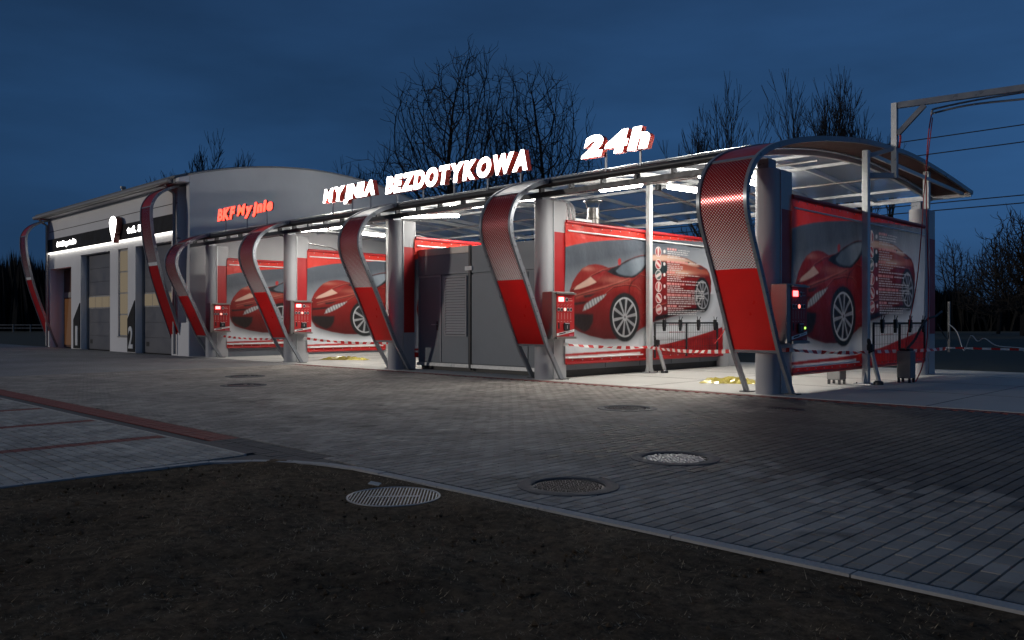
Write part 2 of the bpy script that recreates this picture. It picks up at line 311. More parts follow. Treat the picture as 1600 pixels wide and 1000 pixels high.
def mat_paver(name, col, single, stain=True):
    """grey concrete block: tone from block to block, fine grain, and the wet stain that lies across part of the yard"""
    m = bpy.data.materials.new(name); m.use_nodes = True; nt = m.node_tree; N, L = nt.nodes, nt.links; b = N['Principled BSDF']
    ge = N.new('ShaderNodeNewGeometry')
    if single: oi = N.new('ShaderNodeObjectInfo'); tone = oi.outputs['Random']
    else: at = N.new('ShaderNodeAttribute'); at.attribute_name = 'tone'; tone = at.outputs['Fac']
    t = N.new('ShaderNodeMapRange'); L.new(tone, t.inputs[0]); t.inputs['To Min'].default_value = .80; t.inputs['To Max'].default_value = 1.20
    nz = N.new('ShaderNodeTexNoise'); L.new(ge.outputs['Position'], nz.inputs['Vector']); nz.inputs['Scale'].default_value = 1.1; nz.inputs['Detail'].default_value = 8; nz.inputs['Roughness'].default_value = .65
    n1 = N.new('ShaderNodeMapRange'); L.new(nz.outputs[0], n1.inputs[0]); n1.inputs['From Min'].default_value = .3; n1.inputs['From Max'].default_value = .7; n1.inputs['To Min'].default_value = .68; n1.inputs['To Max'].default_value = 1.28
    mu = N.new('ShaderNodeMath'); mu.operation = 'MULTIPLY'; L.new(t.outputs[0], mu.inputs[0]); L.new(n1.outputs[0], mu.inputs[1])
    fac = mu.outputs[0]; rough = None
    if stain:
        sp = N.new('ShaderNodeSeparateXYZ'); L.new(ge.outputs['Position'], sp.inputs[0])
        def lin(a, bx, by, c0, c1):      # smooth 0..1 of a*x+b*y between c0 and c1
            v = N.new('ShaderNodeVectorMath'); v.operation = 'DOT_PRODUCT'; v.inputs[1].default_value = (bx, by, 0); L.new(ge.outputs['Position'], v.inputs[0])
            n = N.new('ShaderNodeMath'); n.operation = 'ADD'; L.new(v.outputs['Value'], n.inputs[0]); L.new(a, n.inputs[1])
            r = N.new('ShaderNodeMapRange'); L.new(n.outputs[0], r.inputs[0]); r.inputs['From Min'].default_value = c0; r.inputs['From Max'].default_value = c1; return r.outputs[0]
        ns = N.new('ShaderNodeTexNoise'); L.new(ge.outputs['Position'], ns.inputs['Vector']); ns.inputs['Scale'].default_value = .75; ns.inputs['Detail'].default_value = 7; ns.inputs['Roughness'].default_value = .62
        nk = N.new('ShaderNodeMath'); nk.operation = 'MULTIPLY_ADD'; L.new(ns.outputs[0], nk.inputs[0]); nk.inputs[1].default_value = 3.0; nk.inputs[2].default_value = -1.5
        tk = N.new('ShaderNodeMath'); tk.operation = 'MULTIPLY_ADD'; L.new(tone, tk.inputs[0]); tk.inputs[1].default_value = 1.1; L.new(nk.outputs[0], tk.inputs[2])
        e1 = lin(tk.outputs[0], 1, .25, .1, .9)          # begins right of x = 0
        e2 = lin(tk.outputs[0], 0.05, 1, -6.0, -5.5)      # and beyond y = -6
        mm = N.new('ShaderNodeMath'); mm.operation = 'MULTIPLY'; L.new(e1, mm.inputs[0]); L.new(e2, mm.inputs[1])
        sc_ = N.new('ShaderNodeMapRange'); L.new(mm.outputs[0], sc_.inputs[0]); sc_.inputs['To Min'].default_value = 1; sc_.inputs['To Max'].default_value = .30
        m3 = N.new('ShaderNodeMath'); m3.operation = 'MULTIPLY'; L.new(fac, m3.inputs[0]); L.new(sc_.outputs[0], m3.inputs[1]); fac = m3.outputs[0]
        rr = N.new('ShaderNodeMapRange'); L.new(mm.outputs[0], rr.inputs[0]); rr.inputs['To Min'].default_value = .85; rr.inputs['To Max'].default_value = .66; rough = rr.outputs[0]
    bl = N.new('ShaderNodeTexNoise'); L.new(ge.outputs['Position'], bl.inputs['Vector']); bl.inputs['Scale'].default_value = 2.1; bl.inputs['Detail'].default_value = 4; bl.inputs['Roughness'].default_value = .55
    bm_ = N.new('ShaderNodeMapRange'); L.new(bl.outputs[0], bm_.inputs[0]); bm_.inputs['From Min'].default_value = .60; bm_.inputs['From Max'].default_value = .70; bm_.inputs['To Min'].default_value = 1; bm_.inputs['To Max'].default_value = .55
    mb_ = N.new('ShaderNodeMath'); mb_.operation = 'MULTIPLY'; L.new(fac, mb_.inputs[0]); L.new(bm_.outputs[0], mb_.inputs[1]); fac = mb_.outputs[0]
    vm = N.new('ShaderNodeVectorMath'); vm.operation = 'SCALE'; vm.inputs[0].default_value = col; L.new(fac, vm.inputs['Scale']); L.new(vm.outputs[0], b.inputs['Base Color'])
    if rough: L.new(rough, b.inputs['Roughness'])
    else: b.inputs['Roughness'].default_value = .85
    b.inputs['Specular IOR Level'].default_value = .25
    n2 = N.new('ShaderNodeTexNoise'); L.new(ge.outputs['Position'], n2.inputs['Vector']); n2.inputs['Scale'].default_value = 130; n2.inputs['Detail'].default_value = 3
    bp = N.new('ShaderNodeBump'); bp.inputs['Strength'].default_value = .35; bp.inputs['Distance'].default_value = .004; L.new(n2.outputs[0], bp.inputs['Height']); L.new(bp.outputs[0], b.inputs['Normal'])
    return m
PAV = (.300, .272, .242)
M['paver_mass'] = mat_paver('paver_mass', PAV, False); M['paver_single'] = mat_paver('paver_single', PAV, True)
M['lot_mass'] = mat_paver('lot_paver', (.34, .325, .30), False, False)

def mat_far_paving():
    m = bpy.data.materials.new('far_paving'); m.use_nodes = True; nt = m.node_tree; N, L = nt.nodes, nt.links; b = N['Principled BSDF']; b.inputs['Roughness'].default_value = .72
    ge = N.new('ShaderNodeNewGeometry'); mp = N.new('ShaderNodeMapping'); L.new(ge.outputs['Position'], mp.inputs[0]); mp.inputs['Rotation'].default_value = (0, 0, R_(90))
    br = N.new('ShaderNodeTexBrick'); L.new(mp.outputs[0], br.inputs['Vector']); br.inputs['Scale'].default_value = 1; br.inputs['Brick Width'].default_value = .2; br.inputs['Row Height'].default_value = .1; br.inputs['Mortar Size'].default_value = .006
    br.inputs['Color1'].default_value = (.23, .225, .225, 1); br.inputs['Color2'].default_value = (.18, .178, .18, 1); br.inputs['Mortar'].default_value = (.06, .058, .055, 1)
    nz = N.new('ShaderNodeTexNoise'); L.new(ge.outputs['Position'], nz.inputs['Vector']); nz.inputs['Scale'].default_value = .5; nz.inputs['Detail'].default_value = 8
    n1 = N.new('ShaderNodeMapRange'); L.new(nz.outputs[0], n1.inputs[0]); n1.inputs['From Min'].default_value = .3; n1.inputs['From Max'].default_value = .7; n1.inputs['To Min'].default_value = .7; n1.inputs['To Max'].default_value = 1.2
    vm = N.new('ShaderNodeVectorMath'); vm.operation = 'SCALE'; L.new(br.outputs[0], vm.inputs[0]); L.new(n1.outputs[0], vm.inputs['Scale']); L.new(vm.outputs[0], b.inputs['Base Color']); return m
M['far_paving'] = mat_far_paving()
def mat_soil():
    m = bpy.data.materials.new('soil'); m.use_nodes = True; nt = m.node_tree; N, L = nt.nodes, nt.links; b = N['Principled BSDF']; b.inputs['Roughness'].default_value = .95; b.inputs['Specular IOR Level'].default_value = .1
    ge = N.new('ShaderNodeNewGeometry'); nz = N.new('ShaderNodeTexNoise'); L.new(ge.outputs['Position'], nz.inputs['Vector']); nz.inputs['Scale'].default_value = 14; nz.inputs['Detail'].default_value = 9; nz.inputs['Roughness'].default_value = .75
    cr = N.new('ShaderNodeValToRGB'); L.new(nz.outputs[0], cr.inputs[0]); e = cr.color_ramp.elements
    e[0].position = .35; e[0].color = (.036, .025, .016, 1); e[1].position = .70; e[1].color = (.19, .135, .085, 1)
    n2 = N.new('ShaderNodeTexNoise'); L.new(ge.outputs['Position'], n2.inputs['Vector']); n2.inputs['Scale'].default_value = 1.2; n2.inputs['Detail'].default_value = 5
    n1 = N.new('ShaderNodeMapRange'); L.new(n2.outputs[0], n1.inputs[0]); n1.inputs['From Min'].default_value = .3; n1.inputs['From Max'].default_value = .7; n1.inputs['To Min'].default_value = .55; n1.inputs['To Max'].default_value = 1.35
    vm = N.new('ShaderNodeVectorMath'); vm.operation = 'SCALE'; L.new(cr.outputs[0], vm.inputs[0]); L.new(n1.outputs[0], vm.inputs['Scale']); L.new(vm.outputs[0], b.inputs['Base Color'])
    bp = N.new('ShaderNodeBump'); bp.inputs['Strength'].default_value = .9; bp.inputs['Distance'].default_value = .03; L.new(nz.outputs[0], bp.inputs['Height']); L.new(bp.outputs[0], b.inputs['Normal']); return m
M['soil'] = mat_soil()
M['field'] = mat('field_grass', (.030, .034, .022), .95, 0, .35, .8)
M['straw'] = mat('straw', (.32, .24, .15), .9, 0, .8, 9)
M['twigmass'] = mat('far_twigs', (.004, .004, .004), .95, 0, .3, 2)

# ================================================================== THE GROUND
kind(MB().add([(-700, -500, -.06), (700, -500, -.06), (700, 900, -.06), (-700, 900, -.06)], [(0, 1, 2, 3)]).build('ground', M['field']), 'structure')
MANHOLES = [(-.335, -3.263, .41), (2.50, -6.36, .385), (2.638, -7.947, .37), (-7.96, -4.97, .42), (-10.3, -3.71, .42)]

def block_field(cells, h=.05, gap=.0062, bev=.0035, zj=.0012):
    """cells: (cx, cy, sx, sy). Returns numpy verts and faces of bevelled block tops, 5 quads each"""
    n = len(cells); c = np.array(cells, float); r = np.random.RandomState(3)
    hx = c[:, 2] / 2 - gap / 2; hy = c[:, 3] / 2 - gap / 2; z = r.uniform(-zj, zj, n); tx = r.uniform(-.004, .004, n); ty = r.uniform(-.004, .004, n)
    sg = np.array([(-1, -1), (1, -1), (1, 1), (-1, 1)])
    V = np.zeros((n, 8, 3))
    for k, (a, b) in enumerate(sg):
        V[:, k, 0] = c[:, 0] + a * (hx - bev); V[:, k, 1] = c[:, 1] + b * (hy - bev); V[:, k, 2] = z + tx * a * hx * 1.5 + ty * b * hy * 1.5
        V[:, 4 + k, 0] = c[:, 0] + a * hx; V[:, 4 + k, 1] = c[:, 1] + b * hy; V[:, 4 + k, 2] = z - .026
    q = np.array([(0, 1, 2, 3), (4, 5, 1, 0), (5, 6, 2, 1), (6, 7, 3, 2), (7, 4, 0, 3)])
    F = (q[None] + 8 * np.arange(n)[:, None, None]).reshape(-1, 4)
    return V.reshape(-1, 3), F, r.uniform(0, 1, n)
def block_mesh(name, cells, material, parent, **kw):
    V, F, tone = block_field(cells, **kw); me = bpy.data.meshes.new(name)
    me.vertices.add(len(V)); me.vertices.foreach_set('co', V.astype(np.float32).ravel())
    me.loops.add(F.size); me.loops.foreach_set('vertex_index', F.astype(np.int32).ravel())
    me.polygons.add(len(F)); me.polygons.foreach_set('loop_start', np.arange(0, F.size, 4, dtype=np.int32)); me.polygons.foreach_set('loop_total', np.full(len(F), 4, dtype=np.int32))
    me.polygons.foreach_set('use_smooth', [False] * len(F)); me.update(calc_edges=True); at = me.attributes.new('tone', 'FLOAT', 'FACE'); at.data.foreach_set('value', np.repeat(tone, 5).astype(np.float32))
    me.materials.append(material); o = bpy.data.objects.new(name, me); COL.objects.link(o); o.parent = parent
    return kind(o, 'stuff')

# paving of grey blocks laid in running bond, courses running away from the street
paving = kind(MB().add([(-14, -8.55, -.024), (14, -8.55, -.024), (14, 0, -.024), (-14, 0, -.024)], [(0, 1, 2, 3)]).build('paving', M['sand']), 'structure')
cells = []
nx = int(round(20.6 / .1))
for i in range(nx):
    x = -14 + .05 + i * .1
    y = -8.53 + .1 + (.1 if i % 2 else 0)
    if i % 2: cells.append((x, -8.48, .1, .1))
    while y < -.36:
        cells.append((x, y, .1, .2)); y += .2
cells = [c for c in cells if all((c[0] - a) ** 2 + (c[1] - b) ** 2 > (r - .05) ** 2 for a, b, r in MANHOLES) and not (c[0] < .34 and c[1] - c[3] / 2 < -8.41)]
cells += [(-14 + .05 + i * .1, -8.3175 if i % 2 else -8.3675, .1, .165 if i % 2 else .065) for i in range(143)]
fwd = Vector((-.703, .711)); rt = Vector((.7114, .703))
def seen(c):
    d = Vector((c[0] - 6.629, c[1] + 12.57)); z = d.dot(fwd); return z > 2 and abs(d.dot(rt)) / z < .60 and c[3] > .15
near = sorted([c for c in cells if seen(c)], key=lambda c: (c[0] - 6.629) ** 2 + (c[1] + 12.57) ** 2)[:300]
ns = set(near)
block_mesh('paver_field', [c for c in cells if c not in ns], M['paver_mass'], paving)
V, F, _ = block_field([(0, 0, .1, .2)], zj=0)
pv = bpy.data.meshes.new('paver'); pv.from_pydata([tuple(p) for p in V], [], [tuple(map(int, f)) for f in F]); pv.materials.append(M['paver_single'])
for c in near:
    o = bpy.data.objects.new('paver', pv); COL.objects.link(o); o.parent = paving
    o.location = (c[0], c[1], rnd.uniform(-.0012, .0012)); o.rotation_euler = (rnd.uniform(-.004, .004), rnd.uniform(-.006, .006), rnd.uniform(-.006, .006))

kind(MB().add([(-90, -60, -.004), (-14, -60, -.004), (-14, 0, -.004), (-90, 0, -.004)], [(0, 1, 2, 3)]).build('yard', M['far_paving']), 'structure')

# concrete floor of the wash bays with its red edging course
slab = kind(MB().box(-21.3, 9, -.1, 9.6, -.25, .004).build('slab', M['concrete']), 'structure')
edge = [(-14 + .05 + i * .1, -.22, .1, .2) for i in range(230)]
block_mesh('edging_course', edge, M['red_paver'], slab)
for y in (2.4, 4.9, 7.4):
    MB().box(-21.2, 8.9, y - .006, y + .006, .0045, .0065).build('floor_joint', M['sand'], slab)
for x in (-2.5, 2.5, 5.6, -12.5, -17.5):
    MB().box(x - .006, x + .006, -.09, 9.5, .0045, .0065).build('floor_joint', M['sand'], slab)

# the neighbouring parking lot: paler blocks, red bay lines, a red gutter band along its edge
lot = kind(MB().add([(-14, -18, -.018), (-.32, -18, -.018), (-.32, -8.55, -.018), (-14, -8.55, -.018)], [(0, 1, 2, 3)]).build('parking_lot', M['sand']), 'structure')
lc, rc = [], []
for j in range(60):
    y = -8.98 - j * .1; hi = -.34
    for lx in (-2.1, -4.1, -6.1, -8.1, -10.1, -12.1):
        x = hi; first = j % 2
        while x > lx + .10 + .02:
            w = min(.1 if first else .2, x - lx - .10); first = 0
            lc.append((x - w / 2, y, w, .1)); x -= w
        rc.append((lx, y, .2, .1)); hi = lx - .1
LOT_CORNER = lot
block_mesh('lot_pavers', lc, M['lot_mass'], lot); block_mesh('bay_line_pavers', rc, M['red_paver'], lot)
band = kind(MB().box(-30, .34, -8.86, -8.40, -.2, -.014).build('drain_band', M['dark_paver']), 'structure')
block_mesh('band_pavers', [(-1.50 - i * .2, y, .2, .1) for i in range(140) for y in (-8.47, -8.57, -8.67)], M['red_paver'], band)
block_mesh('dark_end_pavers', [(-1.35 + i * .1, y, .1, .2) for i in range(0, 17) for y in (-8.52, -8.72) if i < 14 or y > -8.6], M['dark_paver'], band)
MB().box(-30, -.4, -8.90, -8.78, -.1, .003).build('drain_slot', M['dark_paver'], band)
MB().box(-30, -.36, -8.925, -8.90, -.1, .006).build('edge_strip', M['kerb'], band)

# kerb of light concrete stones between paving and soil
kerb = kind(MB().box(14, 14.2, -8.7, -8.55, -.2, 0).build('kerb', M['kerb']), 'structure')
cf = MB(); ca = [(1.1 - .75 * math.sin(t_) - .55 * (t_ / 1.571), -9.35 + .73 * math.cos(t_)) for t_ in np.linspace(0, 1.571, 12)] + [(-.24, -9.9)]
cf.add([(-.33, -8.45, -.0035)] + [(a_, b_, -.003) for a_, b_ in ca], [(0, i, i + 1) for i in range(1, len(ca))]); kind(cf.build('corner_fill', M['dark_paver'], LOT_CORNER), 'stuff')
path = [(14, -8.62), (1.1, -8.62)] + [(1.1 - .75 * math.sin(t) - .55 * (t / 1.571), -9.35 + .73 * math.cos(t)) for t in np.linspace(.1, 1.571, 10)] + [(-.24, -10.4), (-.34, -18)]
P = [Vector((*p, 0)) for p in path]; seg = []
tot = 0; cum = [0]
for a, b in zip(P, P[1:]): tot += (b - a).length; cum.append(tot)
def at(s):
    for i in range(len(P) - 1):
        if s <= cum[i + 1] or i == len(P) - 2: return P[i].lerp(P[i + 1], (s - cum[i]) / (cum[i + 1] - cum[i]))
s_ = 0.0
while s_ < tot - .3:
    e = min(s_ + (1.0 if s_ < 12 or s_ > 15.5 else .35), tot); a, b = at(s_ + .004), at(e - .004)
    z = rnd.uniform(-.004, .006); MB().beam((a.x, a.y, -.075 + z * .5), (b.x, b.y, -.075 + z * .5), .085, .17).build('kerbstone', M['kerb'], kerb); s_ = e

# bare soil of the verge
def soil_patch():
    xs = np.concatenate([np.arange(-.30, 7.6, .045), np.arange(7.6, 14, .3)]); ys = np.concatenate([np.arange(-18, -13, .3), np.arange(-13, -8.62, .045)])
    from mathutils import noise
    nxs, nys = len(xs), len(ys); V = []
    for y in ys:
        for x in xs:
            # hold the sheet inside the kerb's rounded corner
            px, py = x, y
            if x < 1.1 and y > -9.35:
                dx, dy = (1.1 - x) / 1.30, (y + 9.35) / .73; d = math.hypot(dx, dy)
                if d > .97: px = 1.1 - 1.30 * dx / d * .97; py = -9.35 + .73 * dy / d * .97
            px = max(px, -.26)
            e = min(1, max(0, min((-8.66 - py) / .2, (px + .24) / .2)))
            h = noise.fractal((px * 1.1, py * 1.1, 0), 1, 2, 4) * .028 + noise.fractal((px * 9, py * 9, 3), .9, 2, 3) * .011
            dm = math.hypot(px - 2.018, py + 9.061)
            if dm < .55: e *= max(0, (dm - .33) / .22) if dm > .33 else 0
            V.append((px, py, -.004 + (h + .004) * e))
    F = [(j * nxs + i, j * nxs + i + 1, (j + 1) * nxs + i + 1, (j + 1) * nxs + i) for j in range(nys - 1) for i in range(nxs - 1)]
    me = bpy.data.meshes.new('soil'); me.from_pydata(V, [], F); me.materials.append(M['soil']); me.polygons.foreach_set('use_smooth', [True] * len(F))
    o = bpy.data.objects.new('soil', me); COL.objects.link(o); kind(o, 'structure')
    # dry stalks, crumbs and small stones
    n = 60000; r = np.random.RandomState(5)
    c = np.stack([r.uniform(-.1, 7.2, n), r.uniform(-12.6, -8.72, n)], 1)
    keep = (np.hypot(c[:, 0] - 2.018, c[:, 1] + 9.061) > .34) & ~((c[:, 0] < 1.1) & (c[:, 1] > -9.35) & (((1.1 - c[:, 0]) / 1.2) ** 2 + ((c[:, 1] + 9.35) / .66) ** 2 > 1)); c = c[keep]; n = len(c)
    th = r.uniform(0, 6.283, n); ln = r.gamma(2., .007, n) + .005; w = r.uniform(.0012, .0032, n); el = r.uniform(.0, .7, n)
    d = np.stack([np.cos(th) * np.cos(el), np.sin(th) * np.cos(el), np.sin(el)], 1) * ln[:, None]; sdv = np.stack([-np.sin(th), np.cos(th), np.zeros(n)], 1) * w[:, None]
    z0 = np.array([noise.fractal((x * 1.1, y * 1.1, 0), 1, 2, 4) * .028 for x, y in c]) - .004
    b0 = np.concatenate([c, z0[:, None]], 1)
    Vv = np.stack([b0 - sdv, b0 + sdv, b0 + d], 1).reshape(-1, 3)
    me = bpy.data.meshes.new('dry_grass'); me.from_pydata(Vv.tolist(), [], np.arange(3 * n).reshape(-1, 3).tolist()); me.materials.append(M['straw'])
    kind(bpy.data.objects.new('dry_grass', me), 'stuff'); COL.objects.link(bpy.data.objects['dry_grass'])
    st = MB(); cl = MB()
    for _ in range(260):
        x, y = r.uniform(0, 7), r.uniform(-12.4, -9.4); s = r.uniform(.002, .006); z = .002
        st.add([(x + s, y, z), (x, y + s, z), (x - s, y, z), (x, y - s, z), (x, y, z + s), (x, y, z - s)], [(0, 1, 4), (1, 2, 4), (2, 3, 4), (3, 0, 4), (1, 0, 5), (2, 1, 5), (3, 2, 5), (0, 3, 5)])
    for _ in range(900):
        x, y = r.uniform(0, 7), r.uniform(-12.4, -8.8)
        if (x < 1.2 and y > -9.4) or math.hypot(x - 2.018, y + 9.061) < .34: continue
        s = r.uniform(.006, .018); q = r.uniform(.6, 1.4, 6); z = .0
        cl.add([(x + s * q[0], y, z), (x, y + s * q[1], z), (x - s * q[2], y, z), (x, y - s * q[3], z), (x, y, z + s * .8 * q[4]), (x, y, z - s)], [(0, 1, 4), (1, 2, 4), (2, 3, 4), (3, 0, 4), (1, 0, 5), (2, 1, 5), (3, 2, 5), (0, 3, 5)])
    kind(cl.build('soil_clods', M['soil']), 'stuff')
    kind(st.build('pebbles', M['pebble']), 'stuff')
soil_patch()
for x, y, s, lab in ((5.03, -11.42, .028, 'larger pale pebble lying alone on the dark soil, in front of the steel grate'), (5.93, -10.63, .022, 'small buff pebble on the dark soil towards the kerb, right of the lone pale pebble')):
    st = MB(); st.lathe((x, y, -.012), [(0, 0), (s * .9, .004), (s, .012), (s * .6, .024), (0, .028)], 9); tag(st.build('pebble', M['litter'], None, True), lab, 'stone')

# ------------------------------------------------------------------ manhole covers
def manhole(c, r, label, glinting=False, flat=False):
    t = thing('manhole_cover', label, 'manhole cover', (c[0], c[1], 0), 'round manhole covers in the paving'); x, y = c; ri = r - .10
    m = MB(); m.lathe((x, y, 0), [(r + .015, -.03), (r, .006), (r - .04, .010), (ri + .012, .010), (ri, .002), (ri, -.03)], 48); m.build('ring', M['ringcon'], t, True)
    m = MB(); m.lathe((x, y, 0), [(ri, -.03), (ri - .004, -.008), (0, -.008)], 48); lid = m.build('lid', M['black'] if glinting else M['iron'], t)
    m = MB(); q = random.Random(int(r * 1000))
    if flat: pass
    else:
        n = 0
        step = .046 if glinting else .026
        k = int(ri / step)
        for i in range(-k, k + 1):
            for j in range(-k, k + 1):
                a, b = i * step + q.uniform(-.004, .004), j * step + q.uniform(-.004, .004)
                if math.hypot(a, b) > ri - .03: continue
                if glinting:
                    th = q.choice((.5, 2.1, 1.2, 2.7)); L_ = .021; w = .0085
                else: th = .785; L_ = .006; w = .006
                u = (math.cos(th), math.sin(th)); v = (-u[1], u[0])
                top = [(x + a + u[0] * L_ * s1 + v[0] * w * s2, y + b + u[1] * L_ * s1 + v[1] * w * s2, .001 + q.uniform(-.001, .001)) for s1, s2 in ((-1, -1), (1, -1), (1, 1), (-1, 1))]
                bot = [(px, py, -.009) for px, py, _ in top]
                m.add(top + bot, [(0, 1, 2, 3), (4, 5, 1, 0), (5, 6, 2, 1), (6, 7, 3, 2), (7, 4, 0, 3)])
        kind(m.build('tread_studs', M['iron_glint'] if glinting else M['iron'], t, fix=False), 'stuff')  # pale studs carry the canopy's glint in their colour
manhole(MANHOLES[0][:2], .41, 'dark round manhole cover in the paving just in front of the open wash bay')
manhole(MANHOLES[1][:2], .385, 'round manhole cover with a bright silvery worn lid inside a dark ring', glinting=True)
manhole(MANHOLES[2][:2], .37, 'dark studded manhole cover closest to the kerb, beside the bare soil')
manhole(MANHOLES[3][:2], .42, 'dull flat manhole cover far off in the paving, the one closer to the drain band', flat=True)
manhole(MANHOLES[4][:2], .42, 'dull flat manhole cover far off in the paving, the one closer to the wash bays', flat=True)

def grate():
    x, y, r = 2.018, -9.061, .315; t = thing('drain_grate', 'round steel drain grate with parallel ribs set in the dark soil', 'drain grate', (x, y, 0))
    m = MB(); m.lathe((x, y, 0), [(r + .006, -.05), (r + .006, .012), (r - .002, .014), (r - .008, .010), (r - .008, -.05)], 56); m.build('rim', M['grate_steel'], t, True)
    m = MB(); m.lathe((x, y, 0), [(r - .008, -.03), (0, -.03)], 40); m.build('base', M['iron'], t)
    th = math.radians(137); u = Vector((math.cos(th), math.sin(th), 0)); v = Vector((-u.y, u.x, 0)); c = Vector((x, y, .002))
    n = 27; w = (r - .012)
    for i in range(n):
        b = -w + 2 * w * (i + .5) / n; h = math.sqrt(max(0, w * w - b * b))
        for lo, hi in ((-h, -.012), (.012, h)) if abs(b) < .17 else ((-h, h),):
            if hi - lo > .02: MB().beam(c + v * b + u * lo, c + v * b + u * hi, .0075, .016).build('rib', M['grate_steel'], t)
    MB().beam(c - v * .18 - u * .0, c + v * .18, .016, .018).build('centre_bar', M['grate_steel'], t); t.location.z = -.011
grate()
st = MB(); st.box(-.04, .04, -.03, .03, 0, .006); o = st.build('paper_scrap', M['litter']); o.location = (1.66, -8.96, .02); o.rotation_euler = (.1, .15, .6); tag(o, 'scrap of pale litter lying at the rim of the steel grate', 'litter')
m = MB(); m.box(1.03, 1.53, -1.95, -1.70, -.02, .004); g = m.build('gully_grate', M['iron']); tag(g, 'small dark rectangular gully grate in the wet paving', 'drain grate')
for i in range(9): MB().box(1.06 + i * .05, 1.085 + i * .05, -1.93, -1.72, .004, .010).build('slat', M['iron'], g)

# ================================================================== THE WASH: pillars, arches, canopy
ROWS = [0, -5, -10, -15, -20]
def pillar_proto():
    x0, x1 = -.25, .12; cx = -.065; r = .185
    t = thing('wash_pillar', 'x', 'pillar', (cx, 0, 0), 'pillars of the wash bays')
    plan = [(cx + r * math.cos(a), .19 + r * 1.0 * math.sin(a)) for a in np.linspace(-math.pi, 0, 17)] + [(x1, .68), (x0, .68)]
    MB().prism(plan, .004, 3.70, 'z').build('column', M['pillar'], t, True)
    MB().box(x1, x1 + .012, .30, .68, 3.05, 3.69).build('top_plate', M['pillar_light'], t)
    MB().box(x1, x1 + .016, .30, .68, .92, 3.05).build('red_panel', M['red_sheet'], t)
    MB().box(x1, x1 + .010, .30, .68, .01, .92).build('base_plate', M['pillar_light'], t)
    MB().box(x1 + .001, x1 + .020, .28, .30, .01, 3.69).build('edge_trim', M['galv'], t)
    MB().box(cx - .10, cx + .10, .05, .30, 3.70, 3.86).build('bracket', M['rail'], t)
    return t
pl = pillar_proto()
PL = {0: 'grey round-nosed pillar behind the big arch at the open end of the wash', -5: 'grey round-nosed pillar between the plant container and the bright poster bay', -10: 'grey round-nosed pillar standing at the louvred door end of the plant container',
      -15: 'grey round-nosed pillar with a control box between the two open bays by the building', -20: 'grey round-nosed pillar with a control box nearest the garage building'}
for x in ROWS:
    p = pl if x == 0 else copy_tree(pl)
    p.location.x = -.065 + x; p['label'] = PL[x]
bp = copy_tree(pl); bp.location = (-.065, 6.98, 0); bp['label'] = 'pale rear pillar with a red stripe behind the unlit poster, at the open end'
bp = copy_tree(pl); bp.location = (-5.065, 6.98, 0); bp['label'] = 'rear pillar behind the far end of the bright poster'

PROF = [(.36, 0), (.12, .38), (-.10, .73), (-.36, 1.28), (-.62, 1.83), (-.93, 2.45), (-1.09, 2.80), (-1.14, 3.10), (-1.07, 3.38), (-.87, 3.66), (-.50, 3.88), (0, 4.05), (.85, 4.25), (2.1, 4.45), (3.5, 4.60), (5.5, 4.67), (7.5, 4.56), (9.8, 4.33)]
FULL = [PROF[0], PROF[1]] + [tuple(p) for p in smoothline(PROF[1:], 7)][1:]
FULL = [(float(a), float(b)) for a, b in FULL]
RY = np.array([p for p in FULL if p[1] > 3.86]); 
def roofz(y): return float(np.interp(y, RY[:, 0], RY[:, 1]))
def cut(z0=None, z1=None, y1=None):
    """stretch of the profile: from height z0 upward to height z1 (front part), or on to depth y1"""
    out = []
    for i, (y, z) in enumerate(FULL):
        if z0 is not None and z < z0 - 1e-6: continue
        if z1 is not None and (z > z1 + 1e-6 or y > 3): break
        if y1 is not None and y > y1 and z > 3.9: break
        out.append((y, z))
    if z0 is not None:
        for (a, b), (c, d) in zip(FULL, FULL[1:]):
            if b < z0 <= d: out.insert(0, (a + (c - a) * (z0 - b) / (d - b), z0)); break
    if z1 is not None:
        for (a, b), (c, d) in zip(FULL, FULL[1:]):
            if b <= z1 < d: out.append((a + (c - a) * (z1 - b) / (d - b), z1)); break
    res = [out[0]]
    for p in out[1:]:
        if math.hypot(p[0] - res[-1][0], p[1] - res[-1][1]) > .012: res.append(p)
    return res
XL, XR = -.55, .32                 # rails of an arch, from its row line
def arch(x, label, end=False):
    t = thing('red_arch', label, 'arch', (x - .115, .36, 0), 'red arches along the wash front')
    y1 = 9.8 if end else .75; prof = cut(y1=y1)
    for a in (XL, XR - .055):
        MB().strip(prof, x + a, x + a + .055, -.045, .045).build('rail', M['rail'], t, True)
        MB().box(x + a - .06, x + a + .135, .26, .46, .004, .02).build('foot_plate', M['dark_steel'], t)
    a, b = x + XL + .056, x + XR - .056
    MB().sheet(cut(z0=.74, z1=2.03), a, b, .016).build('red_panel', M['red_panel'], t)
    h = MB().sheet(cut(z0=2.034, z1=3.70), a, b, .016); h.build('halftone_panel', M['halftone'], t, True)
    MB().strip([p for p in cut(z0=3.715, y1=y1)], a, b, .012, .020).build('cap_sheet', M['red_sheet'] if (end or x in (-15, -20)) else M['cap_sheet'], t, True)
    if end: MB().strip([p for p in cut(z0=3.80, y1=y1)], a, b, -.030, .006).build('underside_shade', M['underside_shade'], t, True)  # dark sheet added below the red one to stand for its shaded underside
    for z in (.70, 3.70):
        c = cut(z0=z)[0]; c2 = cut(z0=z + .04)[0]
        MB().strip([c, c2], a, b, -.025, .03).build('crossbar', M['rail'], t)
    bm = MB()
    for z in np.arange(.9, 3.6, .25):          # the row of fixings along the near rail
        c = cut(z0=z)[0]; bm.box(x + XR - .001, x + XR + .006, c[0] - .008, c[0] + .008, z - .008, z + .008)
    kind(bm.build('fixings', M['dark_steel'], t), 'stuff')
    return t
